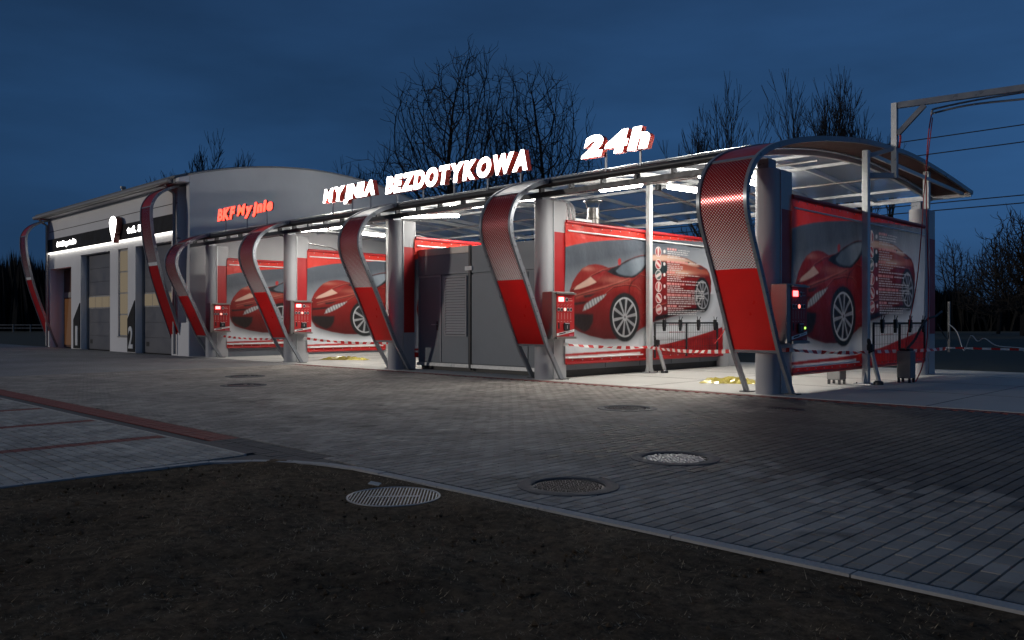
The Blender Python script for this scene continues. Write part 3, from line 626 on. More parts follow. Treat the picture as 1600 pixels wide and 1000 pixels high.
AL = {0: 'biggest red arch at the open end, its sheet running back over the whole roof', -5: 'red arch with white dotted upper half in front of the pillar right of the container', -10: 'red arch with dotted upper half standing left of the plant container, under MYJNIA',
      -15: 'red arch below the red glowing sign, beside a control box', -20: 'low red arch next to the tall arch of the garage building'}
for x in ROWS: arch(x, AL[x], x == 0)

canopy = thing('wash_canopy', 'long curved translucent canopy roof on steel ribs over the wash bays', 'canopy', (-10, 4, 0))
def roofprof(y0, y1, n=24): return [(y, roofz(y)) for y in np.linspace(y0, y1, n)]
xe = [-21.25, -20.67, -19.8 + .03, -15.67, -14.77, -10.67, -9.77, -5.67, -4.77, -.57]
bays = [(-.56, -4.76), (-4.76, -9.76), (-9.76, -14.76), (-14.76, -21.25)]
for a, b in bays:
    n = 3 if b > -20 else 4
    for k in range(n):
        u0, u1 = a + (b - a) * k / n, a + (b - a) * (k + 1) / n
        MB().sheet(roofprof(.05, 9.7), min(u0, u1) + .02, max(u0, u1) - .02, .050).build('roof_sheet', M['polycarb'], canopy, True)
        MB().strip(roofprof(.0, 9.7), min(u0, u1) - .03, min(u0, u1) + .03, -.05, .044).build('rib', M['white_steel'], canopy, True)
for y in (3.2, 5.0, 8.4): MB().beam((-21.25, y, roofz(y) - .11), (-.56, y, roofz(y) - .11), .04, .06).build('purlin', M['white_steel'], canopy)
MB().beam((-21.28, 9.7, roofz(9.7) - .05), (.3, 9.7, roofz(9.7) - .05), .09, .12).build('rear_beam', M['galv'], canopy)
MB().tube([(-21.28, .0, 3.99), (-.56, .0, 3.99)], .075, 14).build('gutter', M['dark_steel'], canopy, True)
MB().beam((-21.28, .06, 3.79), (-.56, .06, 3.79), .10, .10).build('eave_beam', M['dark_steel'], canopy)
for i in range(26): MB().box(-21.0 + i * .8, -20.95 + i * .8, -.02, .10, 3.83, 3.93).build('eave_bracket', M['dark_steel'], canopy)
MB().tube([(-21.28, -.01, 4.08), (-.56, -.01, 4.08)], .014, 6).build('eave_trim', M['galv'], canopy, True)
for y in (2.6, 6.2): MB().tube([(-21.2, y, roofz(y) - .30), (-.3, y, roofz(y) - .30)], .022, 6).build('water_pipe', M['stainless'], canopy, True)
for x in ROWS[1:]:
    MB().strip(roofprof(.3, 9.6), x - .04, x + .04, -.16, -.06).build('row_beam', M['white_steel'], canopy)
MB().strip(roofprof(.3, 9.6), -.62, -.54, -.16, -.06).build('row_beam', M['white_steel'], canopy)
MB().box(.06, .18, 7.1, 7.22, 3.70, roofz(7.1) - .06).build('rear_post', M['white_steel'], canopy)
MB().beam((.20, 3.5, roofz(3.5) - .16), (.20, 9.4, roofz(9.4) - .10), .05, .07).build('row_beam', M['white_steel'], canopy)

# ------------------------------------------------------------------ strip lamps under the canopy
LAMPS = []
def lamp(p0, p1, label, power):
    p0, p1 = Vector(p0), Vector(p1); d = (p1 - p0).normalized(); c = (p0 + p1) / 2
    t = thing('strip_lamp', label, 'lamp', c, 'lit strip lamps under the canopy')
    MB().beam(p0 + Vector((0, 0, .075)), p1 + Vector((0, 0, .075)), .07, .04).build('housing', M['lamp_body'], t)
    MB().tube([p0, p0 + d * .03, p1 - d * .03, p1], [.035, .05, .05, .035], 10).build('diffuser', M['lamp'], t, True)
    li = bpy.data.lights.new('strip_light', 'AREA'); li.shape = 'RECTANGLE'; L_ = (p1 - p0).length; li.size = L_; li.size_y = .14; li.energy = power * .82; li.color = (1, .97, .89)
    lo = bpy.data.objects.new('strip_light', li); COL.objects.link(lo); lo.parent = t
    lo.location = (0, 0, -.075); x = d; z = Vector((0, 0, 1)); y = z.cross(x).normalized(); z = x.cross(y)
    lo.rotation_euler = Matrix((x, y, z)).transposed().to_euler()
    l2 = li.copy(); l2.energy = power * .7; l2.size_y = .10; o2 = bpy.data.objects.new('strip_light', l2); COL.objects.link(o2); o2.parent = t; o2.location = (0, 0, .11); o2.rotation_euler = Matrix((x, -y, -z)).transposed().to_euler()
def rl(x, y0, y1, label, pw): lamp((x, y0, roofz(y0) - .26), (x, y1, roofz(y1) - .26), label, pw)
lamp((-3.75, .42, 3.80), (-2.75, .42, 3.80), 'short lit lamp under the eave left of the steel post of the poster bay', 66)
lamp((-1.5, .42, 3.80), (-.75, .42, 3.80), 'short lit lamp under the eave beside the biggest arch', 66)
lamp((-3.7, 2.7, 4.12), (-3.7, 4.2, 4.17), 'bright strip lamp under the roof beside the big end arch', 98)
rl(-3.0, 4.9, 6.2, 'bright strip lamp deep under the roof above the poster bay', 62)
rl(-7.6, 1.3, 2.7, 'strip lamp under the roof above the plant container, toward the poster bay', 81)
rl(-9.2, 1.2, 2.7, 'strip lamp under the roof beside the pillar at the louvred door', 90)
lamp((-13.3, .42, 3.80), (-12.4, .42, 3.80), 'short lit lamp under the eave left of the arch below the first white word', 98)
rl(-12.2, 1.9, 4.2, 'long bright strip lamp under the roof left of the plant container', 108)
rl(-17.5, 1.6, 3.0, 'strip lamp under the roof between the two far control boxes', 108)
rl(-18.6, 4.8, 6.2, 'strip lamp deep under the roof near the garage side wall', 82)

# ================================================================== POSTERS (flat print, held as colours on a fine sheet)
PRINT = dict(
    swoosh=[(0.55,3.296),(5.9,3.429),(5.92,3.218),(5.24,3.196),(4.21,3.152),(3.3,3.097),(2.63,3.043),(2.05,2.985),(1.49,2.916),(0.96,2.825),(0.55,2.728)],
    car=[(0.7,1.496),(0.74,1.731),(0.79,1.867),(0.86,2.004),(1.01,2.179),(1.17,2.316),(1.41,2.409),(1.66,2.442),(1.91,2.426),(2.11,2.382),(2.34,2.418),(2.48,2.46),(2.75,2.582),(3.05,2.671),(3.3,2.726),(3.68,2.762),(4.21,2.792),(4.61,2.795),(5.24,2.751),(5.61,2.67),(5.94,2.605),(6.17,2.534),(6.28,2.427),(6.36,2.224),(6.35,1.976),(6.25,1.727),(6.06,1.56),(5.83,1.468),(5.24,1.407),(4.75,1.341),(4.21,1.261),(3.81,1.192),(3.3,1.026),(3.05,0.917),(2.75,0.847),(2.34,0.81),(1.94,0.816),(1.49,0.888),(1.12,0.981),(0.93,1.041),(0.8,1.193)],
    glassframe=[(2.06,2.298),(2.19,2.368),(2.35,2.422),(2.57,2.522),(2.93,2.643),(3.31,2.719),(3.63,2.737),(3.66,2.659),(3.55,2.485),(3.36,2.354),(3.18,2.264),(3.02,2.199),(2.75,2.189),(2.51,2.195),(2.28,2.236)],
    glass=[(2.35,2.318),(2.57,2.468),(2.93,2.603),(3.3,2.685),(3.59,2.708),(3.49,2.538),(3.3,2.388),(3.12,2.288),(2.93,2.225),(2.66,2.233),(2.45,2.265)],
    side=[(3.62,2.59),(3.81,2.622),(4.31,2.625),(4.39,2.524),(4.39,2.358),(4.07,2.33),(3.62,2.289)],
    roofhi=[(3.63,2.756),(4.21,2.788),(4.75,2.78),(5.32,2.727),(5.83,2.591),(5.61,2.561),(5.03,2.613),(4.41,2.653),(3.63,2.628)],
    rearhi=[(4.44,2.546),(5.03,2.594),(5.76,2.568),(6.21,2.486),(6.25,2.385),(5.83,2.389),(5.32,2.348),(4.89,2.233),(4.44,2.314)],
    hood1=[(0.91,1.864),(1.01,1.948),(1.48,2.163),(1.69,2.052),(1.41,1.967),(1.12,1.893)],
    hood2=[(1.5,2.164),(2.02,2.332),(1.82,2.159),(1.7,2.06)],
    hood3=[(0.86,2.004),(1.01,2.179),(1.17,2.305),(1.41,2.402),(1.71,2.431),(1.99,2.395),(1.49,2.181),(1.01,1.958),(0.83,1.878)],
    hoodline=[(0.96,1.736),(1.33,1.847),(1.94,1.969),(2.51,2.094),(2.93,2.181),(2.9,2.125),(2.45,2.034),(1.94,1.912),(1.38,1.787),(0.99,1.676)],
    fender=[(1.77,1.789),(1.99,1.9),(2.34,1.981),(2.75,2.022),(3.12,2.004),(3.28,1.934),(3.28,1.823),(3.05,1.892),(2.69,1.919),(2.34,1.873),(2.05,1.795)],
    headlight=[(1.22,1.419),(1.3,1.565),(1.54,1.679),(1.82,1.755),(2.03,1.809),(1.89,1.703),(1.67,1.584),(1.44,1.487)],
    intake=[(0.8,1.362),(1.04,1.363),(1.57,1.36),(1.56,1.193),(1.45,1.037),(1.29,0.966),(1.06,1.057),(0.83,1.193)],
    slot1=[(0.8,1.591),(1.01,1.601),(1.4,1.642),(1.25,1.571),(1.01,1.547),(0.8,1.53)],
    slot2=[(1.22,1.752),(1.66,1.807),(1.47,1.726),(1.28,1.702)],
    sidevent=[(4.34,1.77),(4.89,1.86),(5.53,1.955),(5.53,1.714),(4.89,1.546),(4.34,1.539)],
    sill=[(3.81,1.192),(4.21,1.261),(4.75,1.341),(5.24,1.407),(5.83,1.468),(5.83,1.557),(5.24,1.51),(4.61,1.433),(3.88,1.325)],
    botred=[(0.55,0.519),(1.22,0.531),(2.34,0.548),(3.3,0.569),(3.81,0.633),(4.34,0.668),(4.89,0.729),(5.76,0.852),(6.67,1.012),(6.69,0.449),(3.68,0.379),(3.3,0.309),(0.55,0.309)],
    botwhite=[(0.55,0.472),(1.77,0.482),(3.3,0.495),(3.3,0.439),(1.77,0.429),(0.55,0.429)],
    seam=[(2.86,1.814),(2.83,1.959),(2.93,2.108),(3.18,2.227),(3.28,2.268),(3.28,2.253),(3.21,2.217),(2.97,2.095),(2.87,1.953),(2.89,1.822)],
    mirror=[(2.44,2.469),(2.43,2.576),(2.5,2.62),(2.55,2.579),(2.54,2.499),(2.5,2.461)],
    rearlight=[(5.64,2.543),(5.9,2.567),(6.09,2.534),(5.9,2.51)],
    spoiler=[(5.1,2.664),(5.33,2.676),(5.37,2.646),(5.16,2.635)],
)
def paint_print():
    y0, y1, z0, z1 = .62, 6.92, .31, 3.28; W, H, S = 500, 238, 2
    xs = y0 + (np.arange(W * S) + .5) / (W * S) * (y1 - y0); zs = z0 + (np.arange(H * S) + .5) / (H * S) * (z1 - z0)
    X, Z = np.meshgrid(xs, zs)
    def inside(poly):
        P = np.array(poly); out = np.zeros(X.shape, bool)
        i0 = max(0, np.searchsorted(xs, P[:, 0].min()) - 1); i1 = np.searchsorted(xs, P[:, 0].max()) + 1; j0 = max(0, np.searchsorted(zs, P[:, 1].min()) - 1); j1 = np.searchsorted(zs, P[:, 1].max()) + 1
        x, z = X[j0:j1, i0:i1], Z[j0:j1, i0:i1]; r = np.zeros(x.shape, bool)
        for (ax, az), (bx, bz) in zip(P, np.roll(P, -1, 0)):
            if az != bz: r ^= ((az > z) != (bz > z)) & (x < (bx - ax) * (z - az) / (bz - az) + ax)
        out[j0:j1, i0:i1] = r; return out.astype(float)
    def blur(a, r):
        for ax in (0, 1):
            for _ in range(2):
                p = np.pad(a, [(r, r) if k == ax else (0, 0) for k in (0, 1)], mode='edge'); c = np.cumsum(p, axis=ax)
                c = np.concatenate([np.zeros_like(np.take(c, [0], ax)), c], ax); n = a.shape[ax]
                a = (np.take(c, np.arange(2 * r + 1, 2 * r + 1 + n), ax) - np.take(c, np.arange(0, n), ax)) / (2 * r + 1)
        return a
    C = np.zeros(X.shape + (3,))
    def lay(mask, col):
        col = np.array(col, float); C[:] = C * (1 - mask[..., None]) + col * mask[..., None]
    def el(cx, cz, rx, rz): return ((X - cx) / rx) ** 2 + ((Z - cz) / rz) ** 2
    # backdrop: slate grey above fading to near white below and to the right
    g = np.clip((Z - .9) / 1.9 - .10 * (X - 3), 0, 1) ** .9; C[:] = (1 - g)[..., None] * np.array((.70, .72, .75)) + g[..., None] * np.array((.075, .088, .108))
    g2 = np.exp(-(((X - 6.4) / .9) ** 2 + ((Z - 2.1) / .9) ** 2)); lay(np.clip(g2 * .7, 0, 1), (.62, .65, .69))
    car = inside(PRINT['car'])
    sh = blur(np.clip(inside([(a + .05, b - .13) for a, b in PRINT['car']]) - 0, 0, 1), 16); lay(sh * .8 * (Z < 1.9), (.045, .045, .05))
    # body
    lay(blur(car, 1), (.15, .007, .006))
    cm = blur(car, 2)
    def soft(name, col, r=3, k=1.): lay(blur(inside(PRINT[name]), r) * k * cm, col)
    top = np.clip((Z - 1.2) / 1.3, 0, 1) * cm; lay(top * .22, (.30, .022, .016))
    low = np.clip((1.55 - Z) / .75, 0, 1) * cm; lay(low * .85, (.055, .006, .006))
    soft('hood3', (.24, .016, .012), 4, .85); soft('hoodline', (.36, .085, .06), 4, .75); soft('fender', (.26, .022, .016), 6, .7)
    for pl_, wd in (([(.95, 1.72), (1.4, 1.82), (2.0, 1.94), (2.5, 2.06), (2.85, 2.15)], .014), ([(1.95, 1.78), (2.3, 1.96), (2.75, 2.02), (3.1, 2.0), (3.3, 1.90)], .010), ([(.86, 1.86), (1.2, 2.0), (1.5, 2.17), (1.9, 2.31), (2.1, 2.34)], .012), ([(3.3, 2.26), (3.6, 2.22), (4.3, 2.28), (5.2, 2.30), (6.1, 2.30)], .010), ([(3.4, 1.35), (3.9, 1.52), (4.6, 1.66), (5.5, 1.78)], .016)):
        q = np.interp(X[0], [p[0] for p in pl_], [p[1] for p in pl_]); ln = np.exp(-((Z - q[None]) / wd) ** 2) * ((X > pl_[0][0]) & (X < pl_[-1][0])); lay(ln * .75 * cm, (.03, .004, .004)); ln2 = np.exp(-((Z - q[None] - wd * 2.2) / wd) ** 2) * ((X > pl_[0][0]) & (X < pl_[-1][0])); lay(ln2 * .4 * cm, (.42, .14, .10))
    soft('hood1', (.52, .34, .27), 1); soft('hood2', (.25, .012, .012), 2)
    hl = np.exp(-(((X - 2.3) / .5) ** 2 + ((Z - 2.12) / .07) ** 2)); lay(hl * .40 * cm, (.48, .18, .13))
    hl = np.exp(-(((X - 1.3) / .35) ** 2 + ((Z - 2.33) / .05) ** 2)); lay(hl * .5 * cm, (.50, .22, .16))
    soft('roofhi', (.55, .36, .27), 2); soft('rearhi', (.40, .10, .06), 4, .9); soft('sidevent', (.12, .010, .010), 6, .9)
    hl = np.exp(-(((X - 5.0) / .55) ** 2 + ((Z - 2.40) / .05) ** 2)); lay(hl * .75 * cm, (.66, .46, .33))
    hl = np.exp(-(((X - 3.4) / .3) ** 2 + ((Z - 1.2) / .5) ** 2)); lay(hl * .25 * cm, (.40, .03, .03))
    soft('glassframe', (.014, .016, .02), 1); soft('glass', (.10, .125, .15), 2)
    gl = blur(inside(PRINT['glass']), 2) * np.clip((X - 2.6 - (2.68 - Z) * .6) / .5, 0, 1); lay(gl * .55, (.27, .31, .35))
    soft('side', (.02, .032, .034), 1); soft('seam', (.05, .006, .006), 1, .8)
    soft('slot1', (.012, .01, .01), 2); soft('slot2', (.02, .012, .012), 2); soft('intake', (.014, .010, .010), 3); soft('sill', (.012, .010, .010), 3)
    soft('headlight', (.20, .21, .22), 1); hl = blur(inside(PRINT['headlight']), 2) * (np.sin(X * 60 + Z * 25) > .2); lay(hl * .6, (.52, .53, .53))
    lay(blur(inside(PRINT['mirror']), 1), (.36, .03, .03)); soft('rearlight', (.08, .05, .05), 1); soft('spoiler', (.03, .02, .02), 1)
    edge = np.clip(blur(car, 3) * 4 - 2.2, 0, 1)
    # wheels
    for cx, cz, rx, rz in ((2.69, 1.294, .475, .455), (5.94, 1.872, .305, .365)):
        q = np.sqrt(el(cx, cz, rx, rz)); an = np.arctan2((Z - cz) / rz, (X - cx) / rx)
        lay(blur((q < 1.22) * (np.ones_like(q)), 2), (.012, .014, .014)); lay((q < 1.0) * 1., (.012, .012, .013))
        lay(blur(((q < .985) & (q > .915)) * 1., 1), (.46, .46, .47))
        k = np.abs(((an * 10 / (2 * math.pi) + .25) % 1) - .5) * 2 * math.pi / 10 * q      # distance from a spoke's axis
        lay(blur(((k < .034 + .040 * q) & (q < .94) & (q > .10)) * 1., 1), (.42, .42, .43)); lay(blur(((k < .018 + .020 * q) & (q < .9) & (q > .2)) * 1., 1) * .75, (.16, .16, .165))
        lay(blur((q < .15) * 1., 1), (.34, .34, .35)); lay((q < .07) * 1., (.10, .10, .10))
    # red bands
    lay(blur(inside(PRINT['swoosh'][:2] + [(6.95, 3.43), (6.95, 3.23)] + PRINT['swoosh'][2:]), 1), (.60, .028, .016))
    lay(blur(inside([(.5, .30), (.5, .519)] + PRINT['botred'][1:8] + [(6.95, 1.06), (6.95, .30)]), 1), (.46, .016, .014)); lay(blur(inside([(.5, .43), (.5, .47)] + PRINT['botwhite'][1:5]), 1), (.72, .71, .70))
    # instructions: round pictures, numbers, headings and lines too small to read
    r = random.Random(4)
    for i, cz in enumerate((2.85, 2.553, 2.297, 2.023, 1.753, 1.486)):
        q = np.sqrt(el(4.02, cz, .125, .122)); lay((q < 1.) * 1., (.62, .60, .58)); lay((q < .86) * 1., ((.34, .06, .06), (.40, .04, .04), (.10, .13, .12), (.42, .05, .05), (.36, .04, .04), (.45, .10, .10))[i])
        lay(((q < .8) & (np.abs((X - 4.02) * math.cos(i) + (Z - cz) * math.sin(i)) < .035)) * 1., (.60, .50, .46))
        lay((el(4.265, cz + .02, .042, .042) < 1) * 1., (.60, .58, .56))
        def line(x, z, wd, h, col):
            while wd > .02:
                w_ = min(wd, r.uniform(.05, .17)); lay(((X > x) & (X < x + w_) & (np.abs(Z - z) < h / 2)) * .8, col); x += w_ + .026; wd -= w_ + .026
        zt = cz + .085; line(4.36, zt, (.42, .9, .32, .75, 1.05, .45)[i], .048, (.72, .30, .28)); line(4.36 + (.46, .95, .36, .80, 1.10, .5)[i], zt, .55, .022, (.62, .60, .58))
        for k in range(4): line(4.38, zt - .055 - .048 * k, r.uniform(.5, 1.75 if i > 1 else 1.0), .022, (.60, .58, .57))
    for k in range(2): line(4.42, 1.13 - .19 * k + .0, .75, .02, (.45, .12, .12))
    D = C.reshape(H, S, W, S, 3).mean((1, 3))
    # vertices on a W x H lattice
    yy = np.linspace(y0, y1, W); zz = np.linspace(z0, z1, H); YY, ZZ = np.meshgrid(yy, zz)
    wave = .017 * np.sin(YY * 3.1 + ZZ * .8) * np.sin(ZZ * 1.5 + .4) + .004 * np.sin(YY * 11 + ZZ * 3)
    V = np.stack([.145 + wave, YY, ZZ], -1).reshape(-1, 3); j, i = np.meshgrid(np.arange(H - 1), np.arange(W - 1), indexing='ij'); b = (j * W + i).ravel()
    F = np.stack([b, b + 1, b + W + 1, b + W], 1); me = bpy.data.meshes.new('poster_sheet')
    me.vertices.add(len(V)); me.vertices.foreach_set('co', V.astype(np.float32).ravel()); me.loops.add(F.size); me.loops.foreach_set('vertex_index', F.astype(np.int32).ravel())
    me.polygons.add(len(F)); me.polygons.foreach_set('loop_start', np.arange(0, F.size, 4, dtype=np.int32)); me.polygons.foreach_set('loop_total', np.full(len(F), 4, dtype=np.int32)); me.update(calc_edges=True)
    me.polygons.foreach_set('use_smooth', [True] * len(F))
    ca = me.color_attributes.new('print', 'FLOAT_COLOR', 'POINT'); ca.data.foreach_set('color', np.concatenate([D.reshape(-1, 3), np.ones((W * H, 1))], 1).astype(np.float32).ravel())
    m = bpy.data.materials.new('poster_print'); m.use_nodes = True; nt = m.node_tree; at_ = nt.nodes.new('ShaderNodeAttribute'); at_.attribute_name = 'print'
    bs = nt.nodes['Principled BSDF']; nt.links.new(at_.outputs['Color'], bs.inputs['Base Color']); bs.inputs['Roughness'].default_value = .38
    nz = nt.nodes.new('ShaderNodeTexNoise'); nz.inputs['Scale'].default_value = 4; tc = nt.nodes.new('ShaderNodeTexCoord'); nt.links.new(tc.outputs['Object'], nz.inputs['Vector'])
    bm = nt.nodes.new('ShaderNodeBump'); bm.inputs['Strength'].default_value = .35; bm.inputs['Distance'].default_value = .05; nt.links.new(nz.outputs[0], bm.inputs['Height']); nt.links.new(bm.outputs[0], bs.inputs['Normal'])
    tr = nt.nodes.new('ShaderNodeBsdfTranslucent'); nt.links.new(at_.outputs['Color'], tr.inputs[0]); mm = nt.nodes.new('ShaderNodeMixShader'); mm.inputs[0].default_value = .15
    nt.links.new(bs.outputs[0], mm.inputs[1]); nt.links.new(tr.outputs[0], mm.inputs[2]); nt.links.new(mm.outputs[0], nt.nodes['Material Output'].inputs[0])
    me.materials.append(m); return me
SHEET = paint_print()
def poster(x, label, first=[None]):
    if first[0]:
        t = copy_tree(first[0]); t.location.x = x; t['label'] = label; return t
    t = first[0] = thing('poster', label, 'poster', (x, 3.8, 0), 'car posters hung along the wash bays')
    o = bpy.data.objects.new('sheet', SHEET); COL.objects.link(o); o.parent = t; o.location = (0, -3.8, 0)
    MB().tube([(x + .135, .66, 3.285), (x + .135, 6.93, 3.285)], .045, 10).build('top_rail', M['red_sheet'], t, True)
    MB().tube([(x + .165, .70, 3.10), (x + .165, 6.90, 3.10)], .018, 8).build('tension_rod', M['white_vinyl'], t, True)
    MB().tube([(x + .165, .70, .43), (x + .165, 3.35, .43)], .016, 8).build('tension_rod', M['white_vinyl'], t, True)
    MB().tube([(x + .135, .66, .315), (x + .135, 6.93, .315)], .03, 8).build('bottom_rail', M['red_sheet'], t, True)
    ey = MB()
    for i in range(19):
        for z in (3.215, .38): ey.tube([(x + .150, .85 + i * .33, z), (x + .170, .85 + i * .33, z)], .012, 6)
    kind(ey.build('eyelets', M['galv'], t), 'stuff')
    return t
poster(0, 'dim unlit poster of a red sports car at the open end, behind the steel arm')
poster(-5, 'brightly lit poster of a red sports car right of the plant container')
poster(-10, 'poster whose red top edge shows above the plant container roof')
poster(-15, 'lit red car poster on the pillar left of the plant container bay')
poster(-20, 'lit red car poster beside the garage building, partly hidden by a red arch')

# ------------------------------------------------------------------ steel posts carrying the posters, with their brush holders
def mid_post(x, label):
    t = thing('steel_post', label, 'post', (x + .24, 3.5, 0), 'steel posts in front of the posters'); a, y = x + .24, 3.5
    MB().cbox(a - .06, a + .06, y - .06, y + .06, .01, roofz(y) - .14, .012).build('shaft', M['white_steel'], t)
    MB().prism([(y - .17, .0), (y + .17, .0), (y + .07, .24), (y - .07, .24)], a - .012, a + .012, 'x').build('gusset', M['white_steel'], t)
    MB().box(a - .16, a + .16, y - .2, y + .2, .004, .018).build('foot_plate', M['galv'], t)
    b = MB()
    for i in (-.12, .12):
        for j in (-.15, .15): b.tube([(a + i, y + j, .018), (a + i, y + j, .045)], .014, 6)
    b.build('bolts', M['dark_steel'], t)
    return t
mid_post(0, 'bare steel post in front of the dim poster at the open end'); mid_post(-5, 'bright steel post in front of the lit poster'); mid_post(-15, 'steel post in the bay before the plant container')
def brush_holder(x, y, label):
    t = thing('brush_holder', label, 'brush holder', (x, y, 0), 'foam brush holders standing by the posts')
    MB().tube([(x - .06, y - .17, .62), (x, y, .10), (x, y, .01)], .042, 10).build('tube', M['galv'], t, True)
    MB().lathe((x, y, 0), [(.09, .004), (.09, .05), (.06, .08), (0, .08)], 14).build('foot', M['dark_steel'], t, True)
    MB().tube(smoothline([(x - .06, y - .17, .62), (x - .09, y - .24, .78), (x - .07, y - .30, .86), (x - .03, y - .32, .80), (x - .05, y - .31, .60)], 4), .022, 8).build('lance_grip', M['black'], t, True)
    MB().cbox(x - .12, x - .02, y - .27, y - .14, .64, .78, .02).build('brush_head', M['black'], t)
brush_holder(.47, 3.50, 'slanted brush holder with black brush before the dim poster'); brush_holder(-4.45, 3.66, 'slanted brush holder with black brush before the lit poster')

def mat_rack(x, label):
    t = thing('mat_rack', label, 'mat rack', (x, 4.9, 0), 'wire racks for hanging floor mats')
    MB().beam((x, 3.55, 1.16), (x, 6.30, 1.16), .035, .04).build('top_bar', M['dark_steel'], t)
    for y in (3.55, 4.88, 6.30): MB().beam((x, y, .35), (x, y, 1.14), .035, .035).build('upright', M['dark_steel'], t)
    w = MB()
    for i in range(34): w.tube([(x, 3.6 + i * .08, .40), (x, 3.6 + i * .08, 1.14)], .0035, 4)
    for z in np.arange(.42, 1.12, .17): w.tube([(x + .004, 3.57, z), (x + .004, 6.28, z)], .004, 4)
    kind(w.build('wire_grid', M['dark_steel'], t), 'stuff')
    for y in (3.88, 4.55, 5.35, 6.12):
        c = MB(); c.cbox(x + .01, x + .07, y - .05, y + .05, 1.05, 1.24, .012); c.beam((x + .04, y - .03, 1.22), (x + .05, y - .07, 1.32), .012, .012); c.beam((x + .04, y + .03, 1.22), (x + .05, y + .08, 1.31), .012, .012); c.prism([(y - .04, 1.05), (y + .04, 1.05), (y + .02, .97), (y - .02, .97)], x + .015, x + .06, 'x'); c.build('clamp', M['black'], t)
mat_rack(.36, 'dark wire mat rack with black clamps before the dim poster'); mat_rack(-4.64, 'dark wire mat rack with black clamps before the lit poster')

# ------------------------------------------------------------------ control boxes
def control_box(x, label, first=[None]):
    if first[0]:
        t = copy_tree(first[0]); t.location.x = x + .30; t['label'] = label; return t
    t = first[0] = thing('control_box', label, 'control panel', (x + .30, .30, 0), 'control boxes on the pillars')
    y0, y1, z0, z1, xf = .02, .60, .84, 1.80, x + .43      # face looks along +x, towards the bay
    MB().cbox(x + .15, xf, y0 - .11, y1, z0, z1, .012).build('housing', M['stainless'], t)
    MB().box(x + .13, x + .15, .15, .5, 1.0, 1.7).build('wall_bracket', M['dark_steel'], t)
    MB().box(xf + .001, xf + .008, y0 + .01, y1 - .02, z0 + .05, z1 - .05).build('face', M['red_sheet'], t)
    MB().box(xf, xf + .05, y0 - .02, y1, z1 - .05, z1 - .02).build('top_lip', M['stainless'], t)
    MB().box(xf, xf + .05, y0 - .02, y1, z0 + .0, z0 + .045).build('bottom_lip', M['stainless'], t)
    f = xf + .009
    MB().box(f, f + .008, .09, .25, 1.60, 1.69).build('display', M['display'], t)
    MB().tube([(f, .34, 1.64), (f + .012, .34, 1.64)], .045, 16).build('selector', M['galv'], t, True)
    MB().tube([(f + .012, .34, 1.64), (f + .018, .34, 1.64)], .028, 14).build('selector_cap', M['black'], t, True)
    for i in range(5):
        y = .085 + i * .095
        b = MB().tube([(f, y, 1.44), (f + .012, y, 1.44)], .040, 16).build('button', M['galv'], t, True)
        MB().tube([(f + .012, y, 1.44), (f + .019, y, 1.44)], .032 if i == 2 else .027, 14).build('button_cap', M['button_lit'] if i == 2 else M['dark_steel'], b, True)
    pr = MB()
    for i in range(5):
        y = .085 + i * .095
        pr.box(f, f + .002, y - .008, y + .008, 1.24, 1.37); pr.box(f, f + .002, y - .022, y + .022, 1.19, 1.205); pr.beam((f + .001, y - .02, 1.51), (f + .001, y + .025, 1.55), .002, .008)
    pr.box(f, f + .002, .40, .52, 1.61, 1.63); pr.box(f, f + .002, .40, .49, 1.66, 1.675)
    kind(pr.build('print', mat('pale_print', (.45, .22, .2), .5), t), 'stuff')
    c = MB().cbox(f, f + .03, .24, .42, 1.01, 1.17, .01).build('coin_slot', M['dark_steel'], t)
    MB().box(f + .03, f + .034, .26, .40, 1.15, 1.165).build('coin_rim', M['galv'], c); MB().box(f + .03, f + .034, .32, .335, 1.05, 1.12).build('slit', M['galv'], c)
    MB().box(f, f + .004, .08, .12, 1.05, 1.17).build('lock', M['black'], t)
    lb = MB().prism([(.035, .905), (.575, .985), (.575, 1.035), (.035, .955)], f + .001, f + .004, 'x').build('label_band', M['white_vinyl'], t)
    MB().prism([(.10, .929), (.30, .959), (.30, .983), (.10, .953)], f + .0045, f + .006, 'x').build('lettering', M['black'], lb)
    MB().prism([(.36, .972), (.53, .997), (.53, 1.012), (.36, .987)], f + .0045, f + .006, 'x').build('lettering', mat('grey_print', (.35, .35, .36)), lb)
    MB().box(f, f + .003, .42, .55, .895, .93).build('badge', mat('badge', (.5, .1, .15)), t)
    return t
control_box(-5, 'control box on the pillar left of the lit poster, red display glowing'); control_box(0, 'control box on the pillar behind the biggest arch, green lamp beside its coin slot')
control_box(-15, 'control box on the pillar between the two far car posters'); control_box(-20, 'control box nearest the garage building')
for o in list(bpy.data.objects):
    if o.get('label', '').startswith('control box on the pillar behind'):
        MB().tube([(.44, .50, 1.09), (.452, .50, 1.09)], .018, 10).build('signal_lamp', M['green_lamp'], o)

